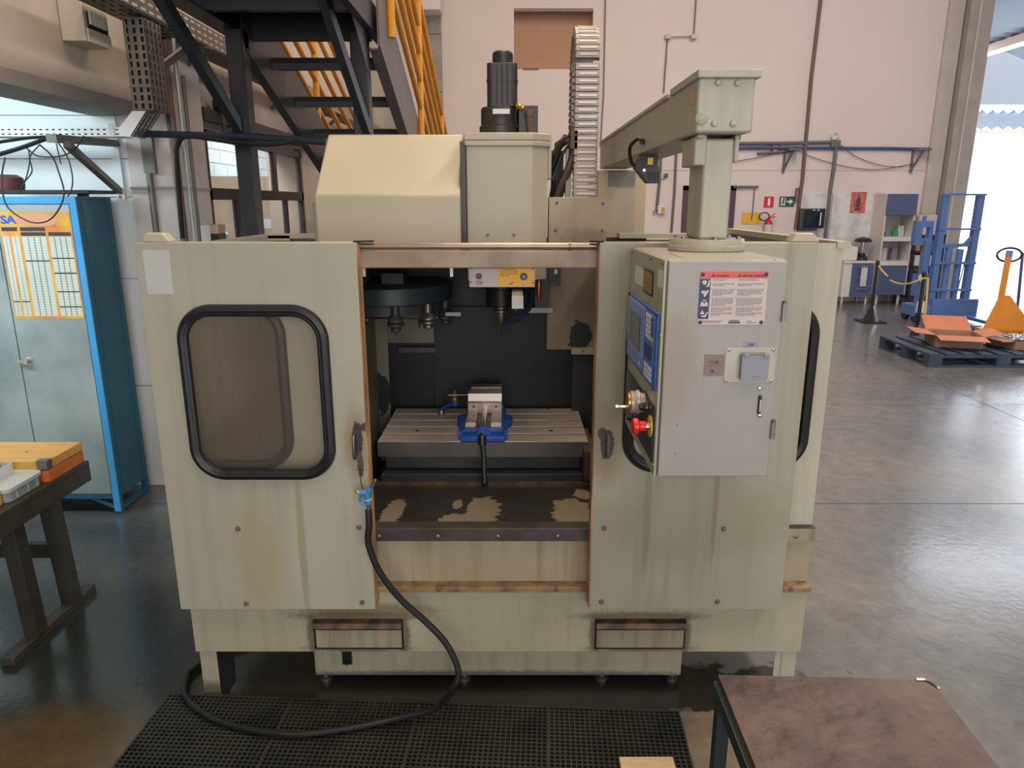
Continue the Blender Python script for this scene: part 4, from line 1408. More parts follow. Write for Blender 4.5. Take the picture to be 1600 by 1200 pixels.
# ================================================================ air gun and hose
AO = Vector((-.44, 1.99, .77))
ag = thing('air_gun', 'light blue compressed air gun hung at the left door edge with long black hose', 'air gun', (-.44, 1.98, 0))
g0 = AY(573, 775, 1.985)
gm = MB()
gm.tube([g0 + Vector((.004, 0, -.025)), g0 + Vector((.001, 0, 0)), g0 + Vector((.006, 0, .012))], .0105, 12)
gm.tube([g0 + Vector((-.020, 0, .010)), g0 + Vector((.004, 0, .010)), g0 + Vector((.014, 0, .026))], .0095, 12)
gm.tube(smoothpath([g0 + Vector((-.014, 0, .006)), g0 + Vector((-.021, 0, -.010)), g0 + Vector((-.016, 0, -.024)), g0 + Vector((.002, 0, -.030))], 5), .0045, 8)
gm.build('gun_body', gun_blue, ag)
MB().cyl(g0 + Vector((.012, 0, .022)), g0 + Vector((.027, 0, .048)), .0065, .005, 10).ball(g0 + Vector((.028, 0, .050)), .0055, 8).build('gun_nozzle', steel_dull, ag)
MB().lathe([(.0112, 0), (.0112, .003)], g0 + Vector((.003, 0, -.012)), (0, 0, 1), 14).build('gun_ring', white_label, ag)
MB().tube([g0 + Vector((-.020, 0, .010)), g0 + Vector((-.028, 0, .014))], .005, 8).ball(g0 + Vector((-.030, 0, .016)), .006, 8).build('gun_button', brass, ag)
MB().cyl(g0 + Vector((.004, 0, -.026)), g0 + Vector((.003, 0, -.046)), .0065, n=12).build('hose_fitting', steel_dull, ag)
g1 = g0 + Vector((.003, 0, -.045))
hp = smoothpath([g1, g1 + Vector((0, -.002, -.05)), AY(576, 850, 1.985), AY(593, 893, 1.99), AY(626, 936, 1.995), AY(666, 972, 1.99), AY(698, 1007, 1.97), AY(716, 1048, 1.945), AY(708, 1076, 1.935), (-.25, 1.955, .075), (-.375, 1.955, .038), (-.53, 1.915, .032), (-.687, 1.892, .031), (-.84, 1.915, .031), (-.981, 1.968, .031), (-1.10, 2.06, .032), (-1.145, 2.16, .024), (-1.155, 2.22, .015), (-1.10, 2.32, .014), (-.95, 2.42, .014)], 8)
MB().tube(hp, .0105, 10).build('air_hose', black_rubber, ag)

# ================================================================ rubber mat of four interlocking grid tiles
TS = .434
mt = thing('rubber_mat', 'black perforated rubber floor mat of four grid tiles before the milling machine', 'floor mat', (-1.179, 2.103, 0))
mt.rotation_euler = (0, 0, -math.atan2(.085, 1.737))
tm = MB()
NB = 27
for i in range(NB):
    a = i * (TS - .006) / (NB - 1)
    wv = .0022 if 0 < i < NB - 1 else .003
    tm.box(a - wv + .003, a + wv + .003, -TS + .002, -.001, 0, .0165)
    tm.box(.001, TS - .001, -a - wv - .003, -a + wv - .003, .001, .017)
for i in range(6):
    tm.box(.03 + i * .07, .05 + i * .07, -.001, .008, 0, .012)
me0 = tm.build('mat_tile', mat('mat_rubber', '#222320', .55, hex2='#35352e', scale=5), None, smooth=False)
me0.parent = mt
for k in range(1, 4):
    again(me0, mt, (k * TS, 0, 0))
for k in range(4):
    again(me0, mt, (k * TS, -TS, 0))

# small pale board lying on the mat at the bottom of the frame
bo = MB().box(.322, .484, 1.66, 1.797, .018, .034).build('wooden_board', wood_pale, loc=(.4, 1.72, .018), bevel=.002)
tag(bo, 'pale wooden board offcut lying on the black mat at the bottom edge', 'board')

# ================================================================ rusty steel table, lower right
RT = Vector((.60, 1.0, 0))
rt = thing('rusty_table', 'low steel table with a rough rust brown top, nearest the camera on the right', 'table', RT)
c00, c10 = Vector((.406, 1.214)), Vector((.816, 1.199))
dv = Vector((-.066, -.998)).normalized()
dv2 = Vector((-.02, -1)).normalized()
L_ = .62
top = MB()
n_x, n_y = 46, 64
vsx, fsx = [], []
random.seed(11)
from mathutils import noise as mnoise
for j in range(n_y + 1):
    for i in range(n_x + 1):
        s, t = i / n_x, j / n_y
        p = c00.lerp(c10, s) + (dv2.lerp(dv, s)) * (L_ * t)
        h = 0.0
        q = Vector((p.x * 16, p.y * 16, 0))
        h = .003 * mnoise.noise(q) + .0055 * max(0, mnoise.noise(q * 2.0 + Vector((7, 3, 0)))) + .0014 * mnoise.noise(q * 6)
        e = min(s, 1 - s, t) * 14
        vsx.append((p.x, p.y, .750 + h * min(1, e)))
for j in range(n_y):
    for i in range(n_x):
        a = j * (n_x + 1) + i
        fsx.append((a, a + n_x + 1, a + n_x + 2, a + 1))
top.add(vsx, fsx)
rim = [c00, c10, c10 + dv * L_, c00 + dv2 * L_]
top.prism([(p.x, p.y, .738) for p in rim], (0, 0, .0118))
top.build('table_top', mat('rusty_plate', '#43322b', .5, .15, hex2='#66544c', scale=9, lo=.35, hi=.72, bump=.35, bscale=45), rt)
MB().bar((c00.x + .002, c00.y - .002, .722), (c00.x + dv2.x * L_ + .002, c00.y + dv2.y * L_, .722), .022, .03).build('frame_rail', mat('dark_green_frame', '#22302f', .45), rt)
MB().bar((c00.x, c00.y - .012, .722), (c10.x, c10.y - .012, .722), .022, .03).bar((c10.x - .012, c10.y, .722), (c10.x + dv.x * L_ - .012, c10.y + dv.y * L_, .722), .022, .03).build('frame_rail', MATS['dark_green_frame'], rt)
for p in (c00 + Vector((.010, -.012)), c10 + Vector((-.014, -.014)), c00 + dv2 * (L_ - .02) + Vector((.012, 0)), c10 + dv * (L_ - .02) + Vector((-.014, 0))):
    MB().box(p.x - .0125, p.x + .0125, p.y - .0125, p.y + .0125, 0, .735).build('leg', MATS['dark_green_frame'], rt)
MB().tube(smoothpath([(c10.x - .03, c10.y - .002, .7525), (c10.x - .012, c10.y - .004, .753), (c10.x - .002, c10.y - .02, .7525), (c10.x + .001, c10.y - .03, .752)], 4), .0025, 6).build('worn_corner', steel_bright, rt, label='bright worn corner edge')

# ================================================================ low work bench at the left with cases on it
BO = Vector((-2.3, 2.5, 0))
bn = thing('work_bench', 'low dark steel work bench with splayed leg frame at the left edge', 'bench', BO)
bxr = -1.748
MB().box(-3.2, bxr, 1.75, 2.765, .600, .620).build('bench_top', bench_metal, bn, bevel=.002)
MB().box(bxr - .006, bxr - .001, 1.75, 2.765, .535, .600).box(-3.2, bxr - .006, 2.74, 2.76, .535, .600).build('apron', bench_metal, bn)
MB().box(-1.875, -1.825, 2.27, 2.80, 0.0, .035).build('foot_bar', bench_metal, bn, bevel=.003)
for yb, yt in ((2.44, 2.40), (2.67, 2.62)):
    MB().bar((-1.85, yb, .03), (-1.845, yt, .60), .055, .060, (0, 1, 0)).build('leg', bench_metal, bn, bevel=.002)
MB().bar((-3.2, 2.66, .27), (-1.87, 2.66, .27), .03, .06).build('stretcher', bench_metal, bn)
MB().box(-3.15, -3.10, 2.27, 2.80, 0.0, .6).build('leg', bench_metal, bn)

wcz = .6205
wc = thing('wooden_case', 'flat varnished wooden instrument case with hinged lid at the back of the bench', 'case', (-1.95, 2.63, wcz))
x0_, x1_, y0_, y1_ = -2.18, -1.757, 2.525, 2.752
MB().box(x0_, x1_ - .004, y0_, y1_, wcz, wcz + .045).box(x1_ - .004, x1_, y0_, y1_, wcz, wcz + .045).build('case_body', wood_orange, wc, bevel=.002)
MB().box(x0_, x1_, y0_, y1_, wcz + .048, wcz + .085).build('case_lid', wood_case, wc, bevel=.003)
MB().box(x1_ - .04, x1_ + .001, y0_ - .001, y0_ + .03, wcz + .050, wcz + .086).build('corner_plate', steel_dull, wc)
MB().lathe([(.006, 0), (.006, .001)], (-1.90, 2.63, wcz + .085), n=10).build('lid_knob', brown_hose, wc)
pc = thing('plastic_case', 'grey translucent plastic parts case with rounded lid in front of the wooden case', 'case', (-1.92, 2.44, wcz))
MB().plate(rrect(-2.05, -1.775, 2.325, 2.52, .03), [], (0, 0, wcz + .001), (1, 0, 0), (0, 1, 0), .036).build('case_body', mat('grey_case', '#8f9496', .35, var=.06), pc, bevel=.003)
MB().plate(rrect(-2.055, -1.770, 2.32, 2.525, .03), [], (0, 0, wcz + .038), (1, 0, 0), (0, 1, 0), .014).build('case_lid', pvc_case, pc, bevel=.004)
for yy in (2.37, 2.43, 2.48):
    MB().box(-1.776, -1.7735, yy, yy + .004, wcz + .004, wcz + .036).build('case_rib', pvc_case, pc)
ob = thing('parts_tray', 'small clear plastic tray of compartments lying on the grey parts case', 'tray', (-1.95, 2.43, wcz + .052))
tz0 = wcz + .0525
t_ = MB().plate(rrect(-2.03, -1.86, 2.36, 2.50, .015), [], (0, 0, tz0), (1, 0, 0), (0, 1, 0), .004)
t_.plate(rrect(-2.03, -1.86, 2.36, 2.50, .015), [rrect(-2.026, -1.864, 2.364, 2.496, .012)], (0, 0, tz0 + .004), (1, 0, 0), (0, 1, 0), .035)
t_.box(-1.95, -1.947, 2.364, 2.496, tz0 + .004, tz0 + .036).box(-2.026, -1.864, 2.43, 2.433, tz0 + .004, tz0 + .036)
t_.build('tray_body', clear_plastic, ob)
MB().tube([(-2.01, 2.45, tz0 + .02), (-1.94, 2.47, tz0 + .032), (-1.90, 2.475, tz0 + .034)], .009, 8).build('blue_part', vise_blue, ob, label='dark blue tool part')
bb2 = MB().box(-2.05, -1.790, 2.20, 2.318, wcz, wcz + .055).build('wooden_block', wood_case, loc=(-1.9, 2.26, wcz), bevel=.004)
tag(bb2, 'yellow varnished wooden box corner nearest the camera on the bench', 'box')

# ================================================================ blue locker with wall chart
LOx = Vector((-2.5, 3.75, 0))
lk_ = thing('blue_locker', 'tall blue steel locker with grey doors and a wall chart, by the pillar', 'locker', LOx)
lx0, lx1, ly0, ly1, lz0, lz1 = -2.93, -2.132, 3.585, 3.90, .10, 1.680
MB().box(lx0, lx1, ly0 + .004, ly1, lz0, lz1).build('locker_body', blue_locker, lk_, bevel=.003)
tr = MB().box(lx1 - .032, lx1, ly0 - .004, ly0 + .004, .02, lz1).build('front_stile', blue_trim, lk_)
MB().box(lx0, lx1 - .032, ly0 - .004, ly0 + .004, lz1 - .034, lz1).build('top_edge', blue_trim, lk_)
MB().box(lx0, lx1 - .033, ly0 - .004, ly0 + .004, lz0 - .005, lz0 + .02).build('bottom_edge', blue_locker, lk_)
MB().box(-2.533, lx1 - .036, ly0 - .004, ly0 + .003, lz0 + .024, lz1 - .038).build('locker_door', locker_grey, lk_)
MB().box(lx0, -2.539, ly0 - .004, ly0 + .003, lz0 + .024, lz1 - .038).build('locker_door', locker_grey, lk_)
hc = AY(45, 563, ly0 - .01)
MB().lathe([(.014, 0), (.014, .006), (.009, .008), (.009, .03)], hc + Vector((.0, .006, .004)), (0, -1, 0), 14).bar(hc + Vector((-.055, -.022, .006)), hc + Vector((.008, -.022, -.012)), .012, .012).build('door_handle', steel, lk_)
hm = MB()
for k in range(26):
    z = lz0 + .05 + k * .06
    hm.lathe([(.003, 0), (.003, .0012)], (lx1, ly0 + .035, z), (1, 0, 0), 6)
    if k % 2 == 0:
        hm.lathe([(.003, 0), (.003, .0012)], (lx1, ly1 - .03, z), (1, 0, 0), 6)
hm.build('punched_hole', black_plastic, lk_, kind='stuff')
MB().box(lx1, lx1 + .003, ly0 + .045, ly0 + .05, lz0, lz1).box(lx1, lx1 + .003, ly1 - .05, ly1 - .045, lz0, lz1).build('side_fold', blue_locker, lk_)
MB().box(lx1 - .03, lx1 - .001, ly0 + .005, ly0 + .035, 0, lz0).build('leg', blue_locker, lk_)
MB().box(lx1 - .03, lx1, ly1 - .03, ly1, 0, lz0).build('leg', blue_locker, lk_)
MB().box(lx0, lx0 + .03, ly0, ly0 + .03, 0, lz0).build('leg', blue_locker, lk_)
MB().box(lx1 - .02, lx1, ly0 + .03, ly1 - .03, .02, .045).bar((lx1 - .16, ly0 + .01, lz0), (lx1 - .01, ly0 + .012, .03), .012, .02).build('leg_rail', blue_locker, lk_)
# wall chart
chx0, chx1, chz0, chz1 = -2.522, -2.172, AY(120, 498, 3.575).z, AY(60, 331, 3.575).z
cy_ = ly0 - .0045
chart = MB().box(chx0, chx1, cy_ - .001, cy_, chz0, chz1).build('wall_chart', chart_orange, lk_, label='orange framed year planner chart')
CX = lambda s: chx0 + (chx1 - chx0) * s
CZ = lambda t: chz1 - (chz1 - chz0) * t


def chb(s0, s1, t0, t1, m, name, d=.001, kind=None):
    return MB().box(CX(s0), CX(s1), cy_ - .001 - d, cy_ - .001, CZ(t1), CZ(t0)).build(name, m, chart, smooth=False, kind=kind)


chb(.0, .99, .0, .135, mat('chart_banner', '#dfae3c', .6, hex2='#cf7f4a', scale=5), 'chart_banner')
MB().plate([(CX(.22) + (CX(.85) - CX(.22)) * (.5 + .5 * math.cos(2 * PI * i / 20)), CZ(.07) + .034 * math.sin(2 * PI * i / 20)) for i in range(20)], [], (0, cy_ - .002, 0), (1, 0, 0), (0, 0, 1), .0004).build('banner_swash', mat('swash_peach', '#d99a72', .6), chart)
text('SA', .052, (CX(.03), cy_ - .0022, CZ(.105)), (1, 0, .02), (0, 0, 1), mat('banner_blue', '#2f62c8', .5), 'banner_letters', chart, 'LEFT', .0022, 1.25)
for s0, s1, t0 in ((.02, .24, .14), (.28, .63, .14), (.28, .63, .185), (.67, .985, .185)):
    chb(s0, s1, t0, t0 + .035, ink, 'month_bar')
cols = [(.02, .11), (.14, .25), (.29, .63), (.67, .985)]
gr = MB()
for ci, (s0, s1) in enumerate(cols):
    chb(s0, s1, .225, .975, chart_paper, 'chart_column')
    nv_ = 2 if ci < 2 else 4
    for k in range(nv_ + 1):
        s = s0 + (s1 - s0) * k / nv_
        w_ = .0012 if ci < 2 else .003
        if 0 < k < nv_:
            gr.box(CX(s) - w_, CX(s) + w_, cy_ - .0026, cy_ - .0021, CZ(.97), CZ(.23))
    for k in range(31):
        t = .235 + k * .024
        gr.box(CX(s0), CX(s1), cy_ - .0026, cy_ - .0021, CZ(t + .003), CZ(t))
gr.build('grid_line', mat('grid_grey', '#9aa6a0', .6), chart, smooth=False, kind='stuff')
for ci, ts in ((0, (.83,)), (1, (.83,)), (2, (.445,)), (3, (.42, .56, .735, .88))):
    for t in ts:
        chb(cols[ci][0], cols[ci][1], t, t + .012, ink, 'month_bar', .0018)
# on top of the locker
bd_ = MB().box(-3.1, -2.085, 3.62, 3.88, 1.694, 1.712).box(-2.19, -2.15, 3.70, 3.74, 1.681, 1.694).box(-2.9, -2.86, 3.70, 3.74, 1.681, 1.694).build('dark_shelf_board', black_steel, loc=(-2.5, 3.75, 1.681), bevel=.002)
tag(bd_, 'thin dark board resting flat on top of the blue locker', 'board')
mb_ = MB()
mb_.lathe([(.085, 0), (.09, .03), (.085, .06), (.06, .075)], (-2.56, 3.72, 1.7125), n=18)
mbo = mb_.build('maroon_cap', maroon, loc=(-2.56, 3.72, 1.7125))
tag(mbo, 'dark maroon round lid lying on the board above the locker', 'lid')

# ================================================================ cable trays, conduits and pillar hardware (left)
def slotted(mb, w, h, o, ux, uy, th, nx, nz, sw, sh):
    holes = []
    for i in range(nx):
        for j in range(nz):
            cx, cz = w * (i + .5) / nx, h * (j + .5) / nz
            holes.append(rect(cx - sw / 2, cx + sw / 2, cz - sh / 2, cz + sh / 2))
    return mb.plate(rect(0, w, 0, h), holes, o, ux, uy, th)


YT = 3.58
a0 = AY(0, 213, YT)
tzb, tzt = AY(100, 213, YT).z, AY(100, 199, YT).z
t1x = AY(188, 206, YT).x
ct_ = thing('cable_tray', 'pale perforated cable tray running level over the blue locker', 'cable tray', (t1x, YT, tzb))
m_ = MB()
slotted(m_, t1x + 3.2, tzt - tzb, (-3.2, YT, tzb), (1, 0, 0), (0, 0, 1), -.002, 44, 2, .014, .006)
m_.box(-3.2, t1x, YT + .002, YT + .12, tzb, tzb + .002)
m_.build('tray_side', mat('white_tray', '#d5dadb', .45, var=.05), ct_)
MB().box(-3.2, t1x, YT + .02, YT + .03, tzb + .002, tzt).build('tray_slot_shade', black_plastic, ct_)  # dark plate added behind the slots to paint the tray's inner shade
e0, e1 = Vector((t1x, YT, tzb)), AY(221, 170, YT)
el = MB()
dirv = Vector((e1.x - t1x, 0, e1.z - tzb)).normalized()
hgt = tzt - tzb
el.prism([(t1x, YT, tzb), (t1x, YT, tzt), (e1.x - .045, YT, e1.z - .01), (e1.x + .02, YT, e1.z - .01), (t1x + .045, YT, tzb)], (0, -.002, 0))
el.build('tray_elbow', MATS['white_tray'], ct_)
slot2 = MB()
ux = (Vector((e1.x + .02, YT, e1.z - .01)) - Vector((t1x + .045, YT, tzb)))
slotted(slot2, ux.length, .14, (t1x + .045, YT, tzb), ux.normalized(), (0, 1, 0), .002, 6, 4, .02, .010)
slot2.build('elbow_floor', galv_dark, ct_)
jn = AY(174, 203, YT - .004)
MB().box(jn.x - .012, jn.x + .012, YT - .005, YT, tzb - .002, tzt + .015).build('tray_joint', galv, ct_)

v0, v1 = AY(208, 172, YT), AY(238, 62, YT)
vt = thing('vertical_cable_tray', 'grey perforated cable tray rising along the pillar below the breaker box', 'cable tray', (v0.x, YT, v0.z))
m_ = MB()
slotted(m_, .10, .40, (v0.x - .0, YT, v0.z), (1, 0, 0), (0, 0, 1), -.002, 3, 11, .014, .024)
slotted(m_, .16, .40, (v0.x + .10, YT, v0.z), (0, 1, 0), (0, 0, 1), -.002, 4, 11, .014, .024)
m_.build('tray_plate', galv_dark, vt)
MB().box(v0.x + .006, v0.x + .094, YT + .012, YT + .15, v0.z, v0.z + .40).build('tray_slot_shade', black_plastic, vt)  # no cables: black block behind the slots stands for the shade inside
MB().box(v0.x - .003, v0.x + .103, YT - .005, YT, v0.z + .10, v0.z + .106).build('tray_joint', galv_dark, vt)

# tray along the left hall wall
ht = thing('wall_cable_tray', 'long perforated cable tray running along the left wall under the stair landing', 'cable tray', (-1.75, 6, 2.5))
m_ = MB()
slotted(m_, 9.2, .10, (-1.70, 3.1, 2.50), (0, 1, 0), (0, 0, 1), .002, 120, 3, .05, .012)
m_.box(-1.86, -1.70, 3.1, 12.25, 2.498, 2.500)
slotted(m_, 9.2, .16, (-1.86, 3.1, 2.494), (0, 1, 0), (1, 0, 0), .002, 120, 4, .045, .014)
m_.build('tray_side', galv_dark, ht)
for yy in (4.3, 5.9, 7.5, 9.1, 10.7):
    MB().bar((-1.875, yy, 2.36), (-1.72, yy, 2.485), .03, .012, (0, 1, 0)).box(-1.876, -1.68, yy - .02, yy + .02, 2.482, 2.493).build('tray_bracket', galv_dark, ht)

# breaker box on the mezzanine beam
bk = AX(195, 22, -1.87)
bx_ = thing('breaker_box', 'beige breaker box with open flap high on the left mezzanine wall', 'breaker box', (-1.93, 3.46, 2.28))
zb_1, zb_0 = AX(194, 24, -1.87).z, AX(197, 87, -1.87).z
MB().box(-1.978, -1.872, 3.40, 3.60, zb_0, zb_1).build('box_body', mat('breaker_beige', '#c4b7a6', .55), bx_, bevel=.004)
MB().box(-1.872, -1.869, 3.425, 3.585, zb_0 + .055, zb_1 - .06).build('breaker_window', black_plastic, bx_)
for k in range(4):
    MB().box(-1.869, -1.862, 3.44 + k * .034, 3.468 + k * .034, zb_0 + .075, zb_0 + .13).build('breaker', white_lam, bx_)
MB().box(-1.872, -1.864, 3.415, 3.595, zb_0, zb_0 + .055).build('box_flap', MATS['breaker_beige'], bx_)

# bracket under the tray, wires
br = thing('wall_bracket', 'grey triangular steel bracket carrying the cable tray beside the pillar', 'bracket', (-2.11, 3.98, 1.8))
ba0, ba1, bd0 = AY(80, 216, 3.34), AY(180, 224, 3.96), AY(187, 299, 3.97)
MB().bar(ba0, ba1, .045, .035).build('bracket_arm', galv_dark, br)
MB().bar(ba0 + Vector((.03, .06, -.02)), bd0, .030, .030).build('bracket_brace', galv_dark, br)
MB().box(bd0.x - .02, bd0.x + .022, 3.972, 3.985, bd0.z - .05, ba1.z + .14).build('bracket_plate', plaster_cool, br)
MB().lathe([(.008, 0), (.008, .008)], (bd0.x, 3.972, bd0.z - .028), (0, -1, 0), 8).build('bolt', steel_dull, br)
cb_ = thing('loose_cables', 'tangle of thin dark cables hanging from the tray over the locker', 'cables', (-2.4, 3.45, 1.7))
wires = [([(-25, 248), (30, 232), (75, 216), (90, 213)], .010), ([(8, 246), (3, 275), (6, 310), (18, 330), (48, 347), (75, 345), (93, 325), (100, 300), (92, 270), (82, 245), (62, 226)], .0035),
         ([(45, 234), (46, 255), (40, 280), (30, 300)], .0028), ([(62, 226), (47, 245), (50, 268), (38, 285), (29, 303)], .0028), ([(84, 213), (105, 245), (113, 275), (112, 295), (106, 307)], .003),
         ([(42, 232), (60, 244), (95, 244), (118, 232), (131, 212)], .0032), ([(88, 224), (92, 242), (95, 256)], .0028), ([(-20, 225), (40, 216), (70, 214)], .008)]
for pts, r in wires:
    MB().tube(smoothpath([AY(a, b, 3.42) for a, b in pts], 5), r, 6).build('cable', black_plastic, cb_)

# pillar conduits
def vpipe(name, label, px, py0, py1, Y, r, m, cat='pipe', group=None):
    a, b = AY(px, py0, Y), AY(px, py1, Y)
    zc_, zd = max(a.z, b.z), (min(a.z, b.z) if py1 < 300 else 0.0)
    x = (a.x + b.x) / 2
    x = AY(px, (py0 + py1) / 2, Y).x
    o = MB().cyl((x, Y, zd), (x, Y, zc_), r, n=12).build(name, m, loc=(x, Y, zd))
    return tag(o, label, cat, group)


vpipe('conduit', 'thick navy conduit standing left on the pillar corner', 261, 58, 205, 3.92, .022, navy_pipe)
vpipe('conduit', 'brown grey conduit just right of the thick navy one', 273, 62, 372, 3.90, .013, pipe_brown)
vpipe('conduit', 'slim pale metal conduit at the pillar edge', 287, 60, 372, 3.92, .011, galv)
vpipe('conduit', 'shortest brown conduit nearest the sliding door track', 299, 118, 375, 4.05, .010, galv_dark)
vpipe('conduit', 'grey brown conduit on the front face of the pillar', 236, 215, 374, 3.945, .016, galv_dark)
gp_ = AY(231, 240, 3.93)
cv = MB().box(gp_.x - .03, gp_.x + .03, 3.925, 3.955, gp_.z - .10, gp_.z + .09).build('conduit_cover', galv_dark, loc=(gp_.x, 3.94, gp_.z - .1))
tag(cv, 'dirty grey cover plate over the pillar conduit below the tray', 'cover plate')
pp = thing('overhead_pipe', 'dark blue pipe running level from the cable tray to the stair stringer', 'pipe', (-1.6, 3.72, 2.0))
MB().tube([AY(216, 209, 3.70), AY(380, 213, 3.70), AY(440, 217, 3.74), AY(508, 222, 3.80)], .017, 10).build('pipe_run', navy_pipe, pp)
MB().tube(smoothpath([AY(286, 372, 3.78), AY(283, 340, 3.76), AY(276, 250, 3.72), AY(279, 224, 3.71), AY(292, 213, 3.70), AY(330, 217, 3.68), AY(380, 224, 3.68), AY(430, 225, 3.70), AY(465, 219, 3.74)], 5), .012, 8).build('black_cable', black_rubber, pp)
bt = AY(283, 105, 3.95)
MBt = MB().bar(AY(232, 121, 3.72), AY(292, 74, 3.96), .012, .05, (0, 1, 0)).build('tray_strut', galv_dark, loc=(-1.9, 3.85, 2.3))
tag(MBt, 'grey diagonal strut between vertical tray and wall tray', 'strut')

# ================================================================ sliding door with track
SDX = -1.845
sd = thing('sliding_door', 'dark steel framed glazed sliding door in the left wall behind the pillar', 'door', (SDX, 5.5, 0))
fy0, fy1 = AX(318, 290, SDX).y, AX(470, 290, SDX).y
ztop_ = 2.075
fm = mat('dark_door_steel', '#332d30', .5, var=.1)
MB().box(SDX - .02, SDX + .02, fy0, fy0 + .07, 0, ztop_).build('stile', fm, sd)
MB().box(SDX - .02, SDX + .02, fy1 - .05, fy1, 0, ztop_ + .02).build('stile', fm, sd)
MB().box(SDX - .02, SDX + .02, fy0, fy1, ztop_ - .05, ztop_).build('top_rail', fm, sd)
zmr = AX(400, 305, SDX).z
MB().box(SDX - .02, SDX + .02, fy0, fy1, zmr - .035, zmr + .035).build('middle_rail', fm, sd)
MB().box(SDX - .02, SDX + .02, fy0, fy1, .85, .90).build('lower_rail', fm, sd)
ym = AX(427, 260, SDX).y
MB().box(SDX - .015, SDX + .015, ym - .035, ym + .035, zmr + .035, ztop_ - .05).build('muntin', fm, sd)
ym2 = AX(371, 340, SDX).y
MB().box(SDX - .015, SDX + .015, ym2 - .03, ym2 + .03, .9, zmr - .035).build('muntin', fm, sd)
ym3 = AX(447, 340, SDX).y
MB().box(SDX - .015, SDX + .015, ym3 - .03, ym3 + .03, .9, zmr - .035).build('muntin', fm, sd)
MB().box(SDX - .02, SDX + .02, fy0, fy1, 0, .85).build('kick_panel', fm, sd)
cg = bpy.data.materials.new('clear_pane')
cg.use_nodes = True
cg.node_tree.nodes['Principled BSDF'].inputs['Alpha'].default_value = .10
cg.node_tree.nodes['Principled BSDF'].inputs['Roughness'].default_value = .05
for ya_, yb_, zc0_, zc1_ in ((fy0 + .07, ym - .035, zmr + .035, ztop_ - .05), (ym + .035, fy1 - .05, zmr + .035, ztop_ - .05), (fy0 + .07, ym2 - .03, .9, zmr - .035), (ym2 + .03, ym3 - .03, .9, zmr - .035), (ym3 + .03, fy1 - .05, .9, zmr - .035)):
    MB().box(SDX - .002, SDX + .002, ya_, yb_, zc0_, zc1_).build('pane', cg, sd)
for yy in (AX(336, 180, SDX).y, AX(459, 205, SDX).y):
    MB().cyl((SDX + .005, yy, 2.235), (SDX + .045, yy, 2.235), .042, n=18).box(SDX + .045, SDX + .052, yy - .02, yy + .02, 2.02, 2.24).build('roller_hanger', black_steel, sd)
trk = MB().box(XL + .002, SDX + .03, 4.45, 7.6, 2.135, 2.20).build('sliding_door_track', fm, loc=(XL, 5.5, 2.13))
tag(trk, 'dark steel rail above the sliding door opening on the left wall', 'door track')

# store room contents seen through the door
cbn = thing('wooden_wardrobe', 'tall wood grain cabinet seen through the sliding door', 'cabinet', (-3.0, 8.2, 0))
MB().box(-3.35, -2.45, 8.0, 8.5, 0, 1.93).build('cabinet_body', plywood, cbn)
wy0, wy1, wxx = 8.0, 8.5, -2.445
MB().box(-3.34, -2.92, 7.985, 8.0, .05, 1.92).build('cabinet_door', plywood, cbn)
MB().box(-2.90, -2.46, 7.985, 8.0, .05, 1.92).build('cabinet_door', plywood, cbn)
np_ = AY(432, 357, 7.98)
MB().box(-2.90 + .10, -2.90 + .26, 7.982, 7.985, 1.38, 1.48).build('paper_note', white_label, cbn)
wrd = MB().box(-3.55, -3.36, 7.2, 7.9, 0, 2.02).build('plywood_sheet', wood_pale, loc=(-3.45, 7.5, 0))
tag(wrd, 'yellowish plywood sheet leaning on the store room wall', 'board')
shf = thing('store_shelf', 'white shelf cluttered with crumpled plastic sheets in the store room', 'shelf', (-2.9, 6.6, 0))
MB().box(-3.55, -2.7, 6.3, 6.9, 0, 1.30).build('shelf_body', plaster_cool, shf)
random.seed(5)
for k in range(7):
    x, y = -3.3 + random.random() * .55, 6.35 + random.random() * .5
    b_ = MB().ball((x, y, 1.36 + .02 * k % .06), .09, 8, (1.3, 1, .7))
    for i, p in enumerate(b_.v):
        b_.v[i] = p + Vector((random.uniform(-.03, .03), random.uniform(-.03, .03), random.uniform(-.02, .02)))
    b_.build('crumpled_sheet', white_label, shf, smooth=False)
wbsk = thing('wire_basket', 'round wire basket hung high on the store room wall', 'basket', (-3.4, 7.2, 2.1))
for k in range(5):
    r = .18 - .03 * k
    MB().tube([(-3.415 + r * math.cos(2 * PI * i / 16), 7.2 + r * math.sin(2 * PI * i / 16), 2.16 - .05 * k) for i in range(16)], .004, 5, closed=True).build('wire_ring', galv_dark, wbsk)
wpst = MB().box(-2.13, -1.885, fy1 + .01, fy1 + .02, 0, 2.09).build('door_reveal_board', mat('reveal_wood', '#a58e7c', .6, var=.1, scale=4, stretch=(1, 1, .3)), loc=(-2, fy1, 0))
tag(wpst, 'brown wooden reveal board on the far side of the sliding door opening', 'board')
jb = AY(316, 352, 4.0)
jbx = thing('meter_box', 'small half white half brown box low beside the sliding door stile', 'box', (jb.x, 4.0, 0))
MB().box(jb.x - .012, jb.x + .04, 4.0, 4.1, jb.z - .12, jb.z).build('white_side', white_label, jbx)
MB().box(jb.x + .04, jb.x + .085, 4.0, 4.1, jb.z - .045, jb.z + .003).build('brown_lid', plywood, jbx)
MB().box(jb.x + .04, jb.x + .085, 4.0, 4.1, jb.z - .12, jb.z - .045).box(jb.x - .01, jb.x + .08, 4.01, 4.09, 0, jb.z - .12).build('dark_side', black_plastic, jbx)

